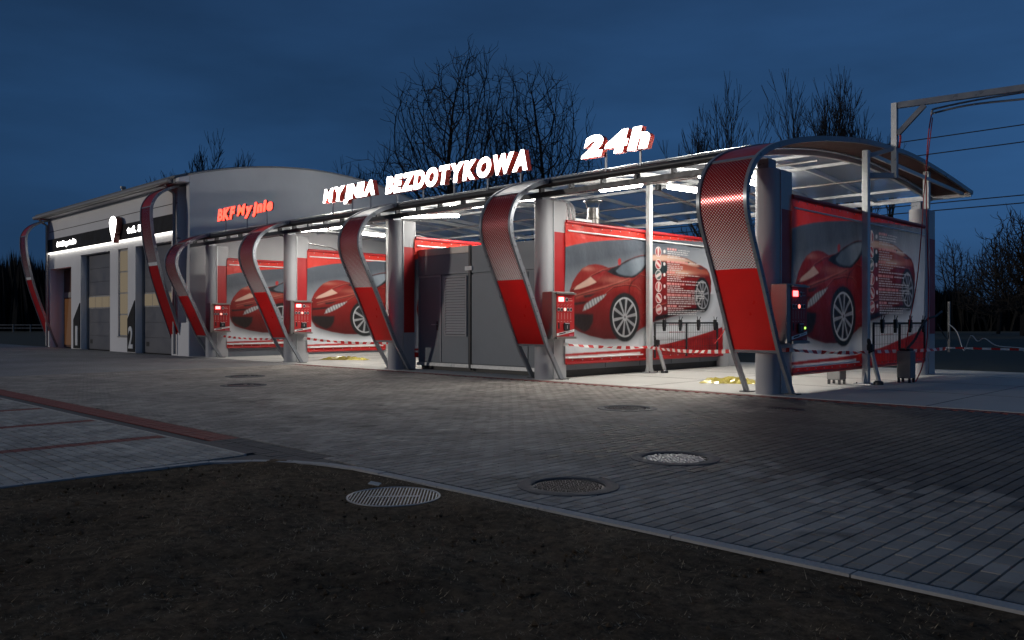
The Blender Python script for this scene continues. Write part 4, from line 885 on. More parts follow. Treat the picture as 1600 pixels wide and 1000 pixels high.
# ------------------------------------------------------------------ plant container between two pillars
def container():
    x0, x1, yf, yb, zt = -9.86, -5.03, .72, 7.3, 2.93
    t = thing('plant_container', 'dark grey plant room container with louvred door and flat panels between two pillars', 'container', (-7.5, 4, 0))
    MB().box(x0, x1, yf + .04, yb, .16, zt).build('body', M['container'], t)
    MB().box(x0 + .05, x1 - .05, yf + .10, yb - .1, .004, .16).build('plinth', M['black'], t)
    # front: door leaf, louvre panel, plain panel, each proud of the body
    def panel(name, a, b, c, d, m='container', th=.036): return MB().cbox(a, b, yf + .002, yf + .002 + th, c, d, .004).build(name, M[m], t)
    panel('top_panel', x0 + .02, -7.94, 2.34, 2.82); panel('flashing', x0 + .02, -7.94, 2.825, 2.99, 'stainless', .03)
    dr = panel('door', -9.78, -8.98, .20, 2.28, 'door_grey')
    for a, b, c, d in ((-9.80, -9.785, .2, 2.3), (-8.975, -8.93, .2, 2.3), (-9.8, -8.93, 2.285, 2.33)): MB().box(a, b, yf - .012, yf + .03, c, d).build('door_frame', M['grey_paint'], t)
    MB().cbox(-9.11, -9.05, yf - .006, yf + .002, .98, 1.20, .003).build('lock_plate', M['dark_steel'], dr)
    MB().tube([(-9.08, yf - .003, 1.12), (-9.08, yf - .06, 1.12), (-9.22, yf - .065, 1.12)], .012, 8).build('handle', M['galv'], dr, True)
    lp = panel('louvre_panel', -8.92, -7.96, .20, 2.30)
    MB().box(-8.74, -8.03, yf - .008, yf + .001, .88, 2.27).build('backing', M['dark_steel'], lp)
    for a, b, c, d in ((-8.78, -8.74, .84, 2.28), (-8.03, -7.99, .84, 2.28), (-8.74, -8.03, .84, .88), (-8.74, -8.03, 2.245, 2.285)): MB().box(a, b, yf - .03, yf + .001, c, d).build('louvre_frame', M['grey_paint'], lp)
    sm = MB(); sm.add([(-8.74, yf - .006, .055), (-8.03, yf - .006, .055), (-8.03, yf - .034, .0), (-8.74, yf - .034, .0), (-8.74, yf - .002, .052), (-8.03, yf - .002, .052), (-8.03, yf - .030, -.004), (-8.74, yf - .030, -.004)], [(0, 1, 2, 3), (7, 6, 5, 4), (0, 3, 7, 4), (1, 5, 6, 2), (3, 2, 6, 7)])
    s0 = sm.build('slat', M['pillar_light'], lp); base = s0.location.copy(); s0.location.z = base.z + .90
    for i in range(1, 21):
        s = s0.copy(); COL.objects.link(s); s.location.z = base.z + .90 + i * .064
    MB().box(-7.93, -7.86, yf - .02, yf + .04, .05, 2.99).build('corner_post', M['dark_steel'], t)
    panel('plain_panel', -7.84, -6.02, .20, 2.30); panel('top_panel', -7.84, x1 - .02, 2.34, 2.97); panel('plain_panel', -6.0, x1 - .02, .20, 2.30, 'door_grey')
    MB().box(x0, x1, yf - .01, yf + .04, .10, .18).build('sill', M['galv'], t)
    for a, b in ((-8.95, -8.55), (-8.40, -8.0)): MB().box(a, b, yf - .02, yf - .011, .105, .15).build('sill_plate', M['white_steel'], t)
    for y in (2.2, 3.5, 4.8, 6.1): MB().box(x1 + .001, x1 + .006, y - .006, y + .006, .18, .9).build('seam', M['black'], t)
    for y in (2.2, 4.9): MB().cbox(-8.05, -7.80, yf - .03, yf - .001, 2.40, 2.50, .005).build('junction_box', M['white_vinyl'], t) if y < 3 else None
    # stainless flue with rain cap, and the pale hoses looping out of the roof
    f = MB(); f.lathe((-5.5, 2.35, 2.93), [(.14, 0), (.14, .60), (.155, .61), (.155, .64), (.14, .65), (.14, .86)], 20); fl = f.build('flue', M['stainless'], t, True)
    MB().lathe((-5.5, 2.35, 2.93), [(.02, 1.03), (.23, 1.0), (.23, 1.02), (.02, 1.09)], 20).build('rain_cap', M['stainless'], fl, True)
    for a in (0, 2.1, 4.2): MB().beam((-5.5 + .13 * math.cos(a), 2.35 + .13 * math.sin(a), 3.75), (-5.5 + .2 * math.cos(a), 2.35 + .2 * math.sin(a), 3.95), .012, .012).build('stay', M['stainless'], fl)
    for i in range(4):
        y = 1.05 + i * .13
        MB().tube(smoothline([(-5.3, y, 2.93), (-5.3, y, 3.55), (-5.36, y - .02, 3.75), (-5.55, y - .04, 3.86), (-5.80, y - .05, 3.78), (-5.9, y - .05, 3.5), (-5.9, y - .05, 2.93)], 5), .035, 8).build('supply_hose', M['white_vinyl'], t, True)
    MB().beam((-5.35, .9, 3.45), (-5.35, 2.1, 3.45), .05, .05).build('hose_rail', M['white_steel'], t)
container()
# low base wall beneath the farthest poster
bw = MB().box(-20.02, -19.92, .70, 6.9, .004, .52).build('base_wall', M['container']); tag(bw, 'low dark base wall below the car poster beside the garage building', 'wall')

# ------------------------------------------------------------------ bins and pedestals near the dim poster
def bin_(x, y, label, h=.62, hose=False):
    t = thing('waste_bin', label, 'bin', (x, y, 0))
    MB().cbox(x - .13, x + .13, y - .14, y + .14, .09, h, .012).build('body', M['steel_dim'], t)
    for i in (-.10, .10):
        for j in (-.11, .11): MB().box(x + i - .02, x + i + .02, y + j - .02, y + j + .02, .004, .09).build('leg', M['dark_steel'], t)
    MB().cbox(x - .10, x + .10, y - .11, y + .11, h, h + .05, .01).build('lid', M['black'], t)
bin_(.62, 4.50, 'stainless bin standing on the slab before the dim poster, black hose above it')
bin_(-.16, 3.10, 'steel pedestal whose feet show beneath the bottom edge of the dim poster', .9)
MB_ = MB().cbox(-3.6, -2.7, 8.4, 9.0, .004, .75, .02); tag(MB_.build('storage_box', mat('blue_plastic', (.03, .06, .12), .5)), 'dark blue box on the slab behind the biggest arch', 'box')

# ------------------------------------------------------------------ hose booms and hoses in the bays
def boom(x, y0, y1, label):
    t = thing('hose_boom', label, 'hose boom', (x, y0, 3.9), 'swivelling hose booms under the roof')
    MB().tube(smoothline([(x, y0, 3.92), (x + .1, y0 + .5, 3.80), (x + .3, y0 + 1.2, 3.66), (x + .45, y1 - .3, 3.62), (x + .5, y1, 3.50), (x + .5, y1 + .05, 3.36)], 5), .018, 8).build('pipe', M['stainless'], t, True)
    MB().tube(smoothline([(x + .5, y1 + .05, 3.36), (x + .48, y1 + .06, 2.7), (x + .42, y1 + .02, 1.9), (x + .30, y1 - .15, 1.05), (x + .12, y1 - .3, .70)], 5), .011, 6).build('hose', M['red_hose'], t, True)
    MB().lathe((x, y0, 3.93), [(.05, -.02), (.07, 0), (.07, .10), (.03, .12)], 12).build('swivel', M['dark_steel'], t, True)
boom(-3.4, 1.9, 4.2, 'steel hose boom with a red hose hanging in front of the lit poster')
boom(-2.2, 3.4, 6.3, 'steel hose boom reaching over the dim poster from the lit bay')
boom(-12.5, 1.2, 3.0, 'steel hose boom in the bay left of the plant container')
boom(-17.3, 1.2, 3.0, 'steel hose boom in the bay between the two far control boxes')

# the tall swing frame at the open end with its beam leading out of the picture
def gallows():
    t = thing('swing_frame', 'tall steel frame with diagonal brace and long beam, reaching out from the open end', 'frame', (.24, 3.5, 0))
    d = Vector((2.1, .32, 0)).normalized(); a = Vector((.62, 3.9, 3.98)); top = Vector((.62, 3.9, 5.31))
    MB().beam((.26, 3.56, 3.98), a, .09, .10).build('lower_arm', M['rail'], t); MB().beam((.26, 3.56, 4.36), (a.x, a.y, 4.50), .07, .08).build('lower_arm', M['rail'], t)
    MB().beam(a - Vector((0, 0, .05)), top + Vector((0, 0, .05)), .10, .10, up=(0, 1, 0)).build('mast', M['rail'], t)
    MB().beam(top + d * .06, top + d * 7.5, .09, .11).build('beam', M['rail'], t)
    MB().beam(Vector((a.x, a.y, 4.76)) + d * .05, top + d * .52 - Vector((0, 0, .06)), .08, .09).build('brace', M['rail'], t)
    e = Vector((1.15, 4.30, 5.12))
    MB().tube(smoothline([e + Vector((.02, 0, .10)), e + d * .7 + Vector((0, 0, .16)), e + d * 2.0 + Vector((0, 0, .20)), e + d * 5.5 + Vector((0, 0, .30))], 4), .020, 8).build('boom_pipe', M['rail'], t, True)
    MB().tube(smoothline([e + Vector((0, 0, .02)), e + d * .7 + Vector((0, 0, .09)), e + d * 2.0 + Vector((0, 0, .05)), e + d * 5.5 + Vector((0, 0, .0))], 4), .020, 8).build('boom_pipe', M['rail'], t, True)
    MB().tube(smoothline([(a.x + .06, a.y + .02, 4.85), (a.x + .10, a.y + .02, 4.70), (a.x + .07, a.y + .02, 4.50)], 4), .02, 6).build('cable_loop', M['red_hose'], t, True)
    MB().tube([e + Vector((.02, 0, .10)), e], .022, 8).build('nozzle', M['galv'], t, True)
    tag(MB().tube(smoothline([e, e + Vector((-.05, -.02, -.4)), (1.07, 4.26, 4.0), (1.08, 4.27, 3.0), (1.10, 4.29, 1.8), (1.08, 4.28, .9), (1.02, 4.20, .35), (.95, 4.05, .06)], 6), .012, 6).build('red_hose', M['red_hose'], None, True), 'thin red hose hanging straight from the tip of the tall frame to the slab', 'hose')
    tag(MB().tube(smoothline([e + Vector((.01, .03, -.05)), (1.10, 4.28, 4.4), (1.04, 4.22, 3.6), (1.02, 4.18, 3.0), (.96, 4.10, 2.0), (.86, 4.00, 1.2), (.80, 3.95, .66)], 6), .010, 6).build('red_hose', M['red_hose'], None, True), 'red hose swinging from the tip of the tall frame towards the mat rack', 'hose')
    tag(MB().tube(smoothline([(.46, 7.05, 1.40), (.56, 6.7, 1.40), (.60, 6.25, 1.31), (.60, 5.79, 1.25), (.60, 5.41, 1.10), (.60, 5.05, .84), (.60, 4.60, .66)], 6), .024, 8).build('black_hose', M['rubber'], None, True), 'thick black hose bending from the rear pillar down to the stainless bin', 'hose')
    tag(MB().tube(smoothline([(.40, 6.98, 1.15), (.50, 7.1, .90), (.50, 7.35, .80), (.44, 7.6, .95)], 6), .012, 6).build('black_hose', M['rubber'], None, True), 'thin black cable loop hanging against the rear pillar', 'hose')
gallows()

# ------------------------------------------------------------------ barrier tape, yellow film
def tape(p0, p1, sag, label, tw=0.5):
    p0, p1 = Vector(p0), Vector(p1); n = 40; v, f, uv = [], [], {}; L_ = (p1 - p0).length; d = (p1 - p0).normalized(); sd_ = d.cross(Vector((0, 0, 1))).normalized(); m = MB()
    for i in range(n + 1):
        s = i / n; p = p0.lerp(p1, s) - Vector((0, 0, sag * 4 * s * (1 - s))); a = tw * math.sin(s * 9 + L_) + .25 * math.sin(s * 23 + L_ * 3)
        u = Vector((0, 0, 1)) * math.cos(a) + sd_ * math.sin(a)
        for q in (-1, 1): m.uv[len(v)] = (q, s * L_); v.append(p + u * (.034 * q))
    m.add(v, [(2 * i, 2 * i + 1, 2 * i + 3, 2 * i + 2) for i in range(n)]); return tag(m.build('barrier_tape', M['tape'], None, fix=False), label, 'tape', 'red and white barrier tape strung across the bays')
tape((-4.62, .30, .73), (-4.72, 3.40, .60), .03, 'barrier tape running along the lit poster from pillar to steel post', .9)
tape((-4.70, 3.38, .60), (-.57, .20, .70), .05, 'barrier tape from the steel post of the lit bay to the biggest arch')
tape((-.57, .16, .72), (.34, .16, .74), .01, 'short barrier tape across the foot of the biggest arch')
tape((.34, .16, .74), (.32, 3.40, .62), .03, 'barrier tape along the dim poster from the biggest arch to the steel post', .9)
tape((.34, 3.40, .63), (.52, 7.2, .60), .02, 'barrier tape from the steel post past the bin to the rear pillar')
tape((.52, 7.2, .62), (7.5, 8.9, .80), .08, 'barrier tape running out over the dark field to the right', 1.1)
tape((-14.5, .30, .72), (-10.3, .30, .66), .06, 'barrier tape closing the bay left of the plant container'); tape((-19.6, .30, .72), (-15.4, .30, .70), .06, 'barrier tape closing the bay next to the garage building')
def film(c, s, label):
    m = MB(); r = random.Random(int(c[0] * 7)); nx_, ny_ = 16, 9; V = []
    for j in range(ny_):
        for i in range(nx_):
            u, w = i / (nx_ - 1) - .5, j / (ny_ - 1) - .5; e = max(0, 1 - (2 * u) ** 4) * max(0, 1 - (2 * w) ** 4)
            V.append((c[0] + u * s[0] + r.uniform(-.02, .02) - w * s[1] * .5, c[1] + u * s[0] * .6 + w * s[1] + r.uniform(-.02, .02), .008 + e * r.uniform(.01, .13)))
    m.add(V, [(j * nx_ + i, j * nx_ + i + 1, (j + 1) * nx_ + i + 1, (j + 1) * nx_ + i) for j in range(ny_ - 1) for i in range(nx_ - 1)])
    tag(m.build('plastic_film', M['yellow'], None, fix=False), label, 'plastic film', 'crumpled yellow film on the bay floors')
film((-1.75, 1.9), (.95, .45), 'crumpled yellow film on the floor behind the biggest arch'); film((-15.3, 2.2), (1.3, .4), 'crumpled yellow film on the floor of the bay left of the plant container')

# ================================================================== LIT LETTERS ON THE ROOF EDGE
def glyph(ch, size, bold, depth, shear):
    cu = bpy.data.curves.new('glyph', 'FONT'); cu.body = ch; cu.size = size; bv = bold * .5; cu.extrude = max(.001, depth / 2 - bv); cu.bevel_depth = bv; cu.bevel_resolution = 1; cu.offset = bold * .55; cu.shear = shear; cu.resolution_u = 6
    ob = bpy.data.objects.new('glyph', cu); me = bpy.data.meshes.new_from_object(ob); bpy.data.objects.remove(ob); bpy.data.curves.remove(cu)
    v = np.zeros(len(me.vertices) * 3, dtype=np.float32); me.vertices.foreach_get('co', v); v = v.reshape(-1, 3)
    F = [tuple(p.vertices) for p in me.polygons]; bpy.data.meshes.remove(me); return v, F
def lettering(txt, x0, x1, y, z0, cap, parent, face, side, depth=.17, bold=.02, shear=.20, part='letter', extra=None, gap=.0):
    """letters facing the street (-y), the word filling x0..x1, capital height cap; each letter one mesh with lit face and coloured return"""
    size = cap / .73; G = []; pen = 0; ref = glyph('H', size, bold, depth, 0)[0]; h0, h1 = ref[:, 1].min(), ref[:, 1].max()
    for ch in txt:
        if ch == ' ': pen += size * .32; G.append(None); continue
        bo_ = min(bold, .046 * size) if ch in 'BM' else bold
        v, F = glyph(ch, size, bo_, depth, shear); u, _ = glyph(ch, size, bo_, depth, 0); w0, w1 = u[:, 0].min(), u[:, 0].max()
        v[:, 0] += pen - w0; pen += (w1 - w0) + size * (.035 + gap); G.append((v, F))
    pen -= size * (.035 + gap); sx = (x1 - x0) / (pen + shear * cap * .0); sz = cap / (h1 - h0); out = []
    for g in G:
        if g is None: continue
        v, F = g; P = [(x0 + a * sx, y - c, z0 + (b - h0) * sz) for a, b, c in v]
        m = MB(); m.v = P; 
        for f in F:
            n_ = sum((np.cross(v[f[i]] - v[f[0]], v[f[i + 1]] - v[f[0]]) for i in range(1, len(f) - 1)), np.zeros(3)); L_ = np.linalg.norm(n_)
            zc = min(v[i][2] for i in f); m.f.append(f); m.m.append(0 if L_ > 0 and abs(n_[2]) / L_ > .35 and zc > 0 else 1)
        o = m.build(part, [face, side], parent); out.append(o)
    return out
YS = -.10
def sign(name, txt, x0, x1, z0, cap, label, face, side, posts, **kw):
    t = thing(name, label, 'sign', ((x0 + x1) / 2, YS, z0), None)
    lettering(txt, x0, x1, YS, z0, cap, t, M[face], M[side], **kw)
    for p in posts: MB().beam((p, YS + .07, 4.05), (p, YS + .07, z0 + cap * .4), .03, .03, up=(0, 1, 0)).build('post', M['rail'], t)
    MB().box(x0 + .15, x1 - .1, YS + .056, YS + .09, z0 + cap * .30, z0 + cap * .36).build('carrier_rail', M['sign_side_dark'], t)
    return t
sign('lit_sign', 'MYJNIA', -12.75, -10.43, 4.36, .38, 'glowing white roof sign reading MYJNIA', 'sign_white', 'sign_side', (-12.5, -11.6, -10.8), bold=.034, gap=.035)
sign('lit_sign', 'BEZDOTYKOWA', -9.98, -5.18, 4.31, .43, 'glowing white roof sign reading BEZDOTYKOWA', 'sign_white', 'sign_side', (-9.7, -8.7, -7.6, -6.5, -5.5), bold=.034, gap=.04)
sign('lit_sign', '24h', -3.74, -2.20, 4.33, .41, 'glowing white roof sign reading 24h', 'sign_white', 'sign_side', (-3.25, -2.45), bold=.036, gap=.03)
bk = thing('lit_sign', 'red glowing sign reading BKF Myjnie above the eave by the garage wall', 'sign', (-17, YS, 4.4))
lettering('BKF', -18.98, -17.88, YS, 4.40, .40, bk, M['sign_red'], M['sign_side_dark'], depth=.07, bold=.034)
lettering('Myjnie', -17.68, -15.54, YS, 4.45, .36, bk, M['sign_red'], M['sign_side_dark'], depth=.07, bold=.034, gap=.03)
for p in (-18.6, -17.2, -16.0): MB().beam((p, YS + .07, 4.05), (p, YS + .07, 4.6), .03, .03, up=(0, 1, 0)).build('post', M['rail'], bk)
MB().box(-18.8, -15.7, YS + .045, YS + .075, 4.56, 4.60).build('carrier_rail', M['dark_steel'], bk)

# ================================================================== GARAGE BUILDING
def building():
    x0, x1, yb = -36.4, -21.3, 10.6
    t = thing('garage_building', 'white service garage with two grey sectional doors, black lit fascia band and an arched roof', 'building', (-29, 6, 0))
    zE = 6.0
    def rz(y): return 6.20 + .77 * (1 - ((y - 5.1) / 5.1) ** 2)
    ys = np.linspace(-.42, yb, 25)
    # side wall towards the wash bays, with its curved top
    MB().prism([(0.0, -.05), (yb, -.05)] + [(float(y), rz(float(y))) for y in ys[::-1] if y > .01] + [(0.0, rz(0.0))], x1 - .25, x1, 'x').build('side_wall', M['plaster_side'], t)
    MB().prism([(0.0, -.05), (yb, -.05)] + [(float(y), rz(float(y))) for y in ys[::-1] if y > .01] + [(0.0, rz(0.0))], x0, x0 + .25, 'x').build('side_wall', M['plaster'], t)
    MB().box(x0 + .25, x1 - .25, yb - .25, yb, -.05, zE).build('rear_wall', M['plaster'], t)
    MB().strip([(float(y), rz(float(y)) + .01) for y in ys], x0 - .35, x1 - .26, 0, .09).build('roof', M['roofing'], t, True)
    MB().strip([(float(y), rz(float(y)) + .004) for y in ys if y >= -.01], x1 - .26, x1 + .02, 0, .05).build('verge_trim', M['gutter'], t, True)
    # front wall in pieces round the openings (y from 0 back to 0.3)
    W = lambda a, b, c, d, m='plaster': MB().box(a, b, 0, .30, c, d).build('front_wall', M[m], t)
    D1, D2, WN, SH = (-32.0, -28.6), (-26.0, -22.75), (-27.75, -26.75), (-36.1, -33.2)
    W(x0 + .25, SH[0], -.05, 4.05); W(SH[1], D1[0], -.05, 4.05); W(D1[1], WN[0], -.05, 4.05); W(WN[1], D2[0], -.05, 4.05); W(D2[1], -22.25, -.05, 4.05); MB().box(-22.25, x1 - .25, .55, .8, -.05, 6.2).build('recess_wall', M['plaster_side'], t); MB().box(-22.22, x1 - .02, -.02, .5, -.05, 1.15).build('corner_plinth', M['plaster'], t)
    W(WN[0], WN[1], -.05, .60); W(SH[0], SH[1], 3.62, 4.05); W(x0 + .25, -22.25, 4.05, 6.16)
    MB().box(x0 + .26, -22.26, -.012, -.001, 5.34, 5.36).build('wall_joint', M['sand'], t)
    # fascia band with its light line
    bd = MB().box(-36.2, -22.5, -.07, -.002, 4.38, 4.98).build('fascia_band', M['black_band'], t)
    MB().box(-36.15, -22.5, -.068, -.004, 4.33, 4.375).build('light_line', M['led'], bd)
    lettering('detailing studio', -34.9, -32.35, -.075, 4.58, .24, bd, M['sign_white'], M['sign_side_dark'], depth=.03, bold=.022, shear=0)
    lettering('tel. 502', -26.6, -24.6, -.075, 4.58, .25, bd, M['sign_white'], M['sign_side_dark'], depth=.03, bold=.022, shear=0)
    for q in range(4):
        li = bpy.data.lights.new('light_line', 'AREA'); li.shape = 'RECTANGLE'; li.size = 3.35; li.size_y = .05; li.energy = 1.0; li.color = (1, .97, .9)
        lo = bpy.data.objects.new('light_line', li); COL.objects.link(lo); lo.parent = t; lo.location = (-34.43 + q * 3.4 + 29, -.075 - 6, 4.32); lo.rotation_euler = (R_(12), 0, 0)
    # emblem: a lit drop-shaped box tapering to a point
    em = [(.0, -.72), (-.16, -.38), (-.17, -.30), (-.24, -.24), (-.33, .12)] + [(.37 * math.cos(a), .25 + .30 * math.sin(a)) for a in np.linspace(math.pi, 0, 13)] + [(.33, .12), (.24, -.24), (.17, -.30), (.16, -.38)]
    em = [(-27.47 + a * 1.0, 4.86 + b * .82) for a, b in em]
    m = MB(); n = len(em); m.add([(a, -.30, b) for a, b in em] + [(a, -.071, b) for a, b in em], [tuple(range(n))], 0); m.add([(a, -.30, b) for a, b in em] + [(a, -.071, b) for a, b in em], [(i, (i + 1) % n, n + (i + 1) % n, n + i) for i in range(n)], 1)
    m.add([(a, -.0715, b) for a, b in em], [tuple(range(n - 1, -1, -1))], 1)
    m.build('emblem', [M['sign_white'], M['sign_side_dark']], bd)
    # sectional doors set back in their openings
    for (a, b) in (D1, D2):
        MB().box(a + .002, b - .002, .22, .298, 0, 4.045).build('door_reveal', M['grey_paint'], t) if False else None
        dr = MB().box(a + .01, b - .01, .32, .36, .0, 4.04).build('garage_door', M['garage'], t)
        nS = 7
        for k in range(nS):
            c, d = .02 + k * 4.0 / nS, .02 + (k + 1) * 4.0 / nS - .012
            if k == 3:
                MB().box(a + .06, b - .06, .300, .318, c, d).build('panel', M['gutter'], dr)
                for q in range(4):
                    u0 = a + .16 + q * (b - a - .28) / 4; u1 = u0 + (b - a - .28) / 4 - .06
                    MB().box(u0, u1, .290, .299, c + .06, d - .06).build('pane', M['warm_glass'], dr)
            else: MB().cbox(a + .06, b - .06, .300, .318, c, d, .006).build('panel', M['garage'], dr)
        MB().box(a + .01, a + .06, .24, .318, 0, 4.04).build('track', M['gutter'], dr)
        MB().box(a + .3, a + .55, .292, .299, .25, .42).build('handle', M['black'], dr)
    # tall narrow window
    wf = MB().box(WN[0] + .005, WN[1] - .005, .075, .13, .61, 4.04).build('window', M['gutter'], t)
    for k in range(4):
        z0, z1 = .66 + k * .84, .66 + k * .84 + .78
        MB().box(WN[0] + .06, WN[1] - .06, .06, .074, z0, z1).build('pane', M['warm_glass'], wf)
    MB().box(WN[0] - .03, WN[1] + .03, -.03, .07, .57, .605).build('sill', M['gutter'], wf)
    # shop entrance: timber front, door with glowing room behind
    sf = MB().box(SH[0] + .01, SH[1] - .01, .6, .66, 0, 3.6).build('shop_front', M['wood'], t)
    MB().box(SH[0] + .15, SH[0] + 1.35, .585, .599, .1, 2.25).build('glass_door', M['warm_room'], sf)
    MB().box(SH[0] + .1, SH[1] - .05, .56, .584, 2.30, 2.55).build('transom', M['gutter'], sf)
    MB().box(SH[0] + 1.5, SH[1] - .1, .585, .599, 1.15, 2.22).build('shop_window', M['warm_room'], sf)
    MB().box(SH[0] + 1.5, SH[1] - .1, .57, .584, .02, 1.10).build('lower_panel', M['garage'], sf)
    MB().box(SH[0] + 1.6, SH[1] - .25, .55, .569, 1.50, 1.66).build('lit_sign_strip', M['display'], sf)
    MB().box(SH[0] + 1.75, SH[1] - .4, .55, .569, 2.05, 2.12).build('lamp_strip', M['led'], sf) if False else None
    # door numbers: black boards with a slanted head
    for nx_, (a, b) in (('1', (-32.85, -32.05)), ('2', (-26.73, -26.03))):
        bo = MB().prism([(a, .02), (b, .02), (b, 2.0), (a, 1.28)], -.03, -.002, 'y').build('number_board', M['black_band'], t)
        lettering(nx_, a + (.30 if nx_ == '1' else .14), b - (.22 if nx_ == '1' else .12), -.04, .15, .85, bo, M['white_vinyl'], M['white_vinyl'], depth=.008, bold=.03, shear=0, part='number')
    # eaves gutter, downpipes, vent
    MB().tube([(x0 - .4, -.47, 6.02), (x1 - .5, -.47, 6.02)], .085, 12).build('gutter', M['gutter'], t, True)
    MB().prism([(-.36, 5.96), (-.002, 5.96), (-.002, rz(0) - .004), (-.36, rz(-.36) - .004)], x0 - .3, x1 - .012, 'x').build('soffit', M['plaster'], t)
    MB().box(x0 - .3, x1 - .3, -.385, -.362, 5.93, 6.07).build('eave_board', M['gutter'], t)
    for x in (x0 + .18, -22.3): MB().tube([(x, -.44, 5.95), (x, -.32, 5.80), (x, -.10, 5.66), (x, -.10, .05)], .055, 10).build('downpipe', M['gutter'], t, True)
    MB().lathe((-31.0, 1.4, rz(1.4)), [(.07, -.1), (.07, .40), (.12, .41), (.12, .5), (0, .52)], 12).build('vent_pipe', M['gutter'], t, True)
    return t
building()
TALL = [(.42, 0), (.22, .5), (-.45, 2.5), (-.70, 3.5), (-.83, 4.2), (-.88, 4.8), (-.84, 5.2), (-.62, 5.55), (-.22, 5.80), (.30, 5.98)]
TALLF = TALL[:2] + [tuple(map(float, p)) for p in smoothline(TALL[1:], 6)][1:]
def tall_arch(x, label, yo=-.45):
    t = thing('tall_red_arch', label, 'arch', (x, yo, 0), 'tall red arches before the garage building')
    P = [(a + yo + .0, b) for a, b in TALLF]
    def c(z0, z1): return [p for p in P if z0 <= p[1] <= z1]
    for s in (-.45, .40): MB().strip(P, x + s, x + s + .05, -.045, .045).build('rail', M['rail'], t, True)
    zz = [b for a, b in P]
    def at_(z): return (float(np.interp(z, zz, [a for a, b in P])), z)
    a, b = x - .398, x + .398
    MB().sheet([at_(.62)] + c(.63, 3.1) + [at_(3.12)], a, b, .016).build('red_panel', M['red_panel'], t)
    MB().strip([at_(3.125)] + c(3.13, 3.22) + [at_(3.24)], a, b, .012, .022).build('white_strip', M['white_vinyl'], t)
    MB().sheet([at_(3.245)] + c(3.25, 5.05) + [at_(5.1)], a, b, .016).build('halftone_panel', M['halftone'], t, True)
    MB().strip([at_(5.13)] + c(5.14, 6.0), a, b, .012, .02).build('cap_sheet', M['red_sheet'], t, True)
    MB().strip([at_(5.095), at_(5.13)], a, b, -.03, .03).build('crossbar', M['rail'], t); MB().strip([at_(.58), at_(.62)], a, b, -.03, .03).build('crossbar', M['rail'], t)
    MB().beam((x + .3, P[0][0] + .1 - .35, 4.1), (x + .3, -.08, 4.1), .04, .04).build('wall_tie', M['gutter'], t)
tall_arch(-22.45, 'tall red arch at the corner of the garage building next to the wash', .0 - .12); tall_arch(-36.5, 'tall red arch at the far outer end of the garage building', -.12)

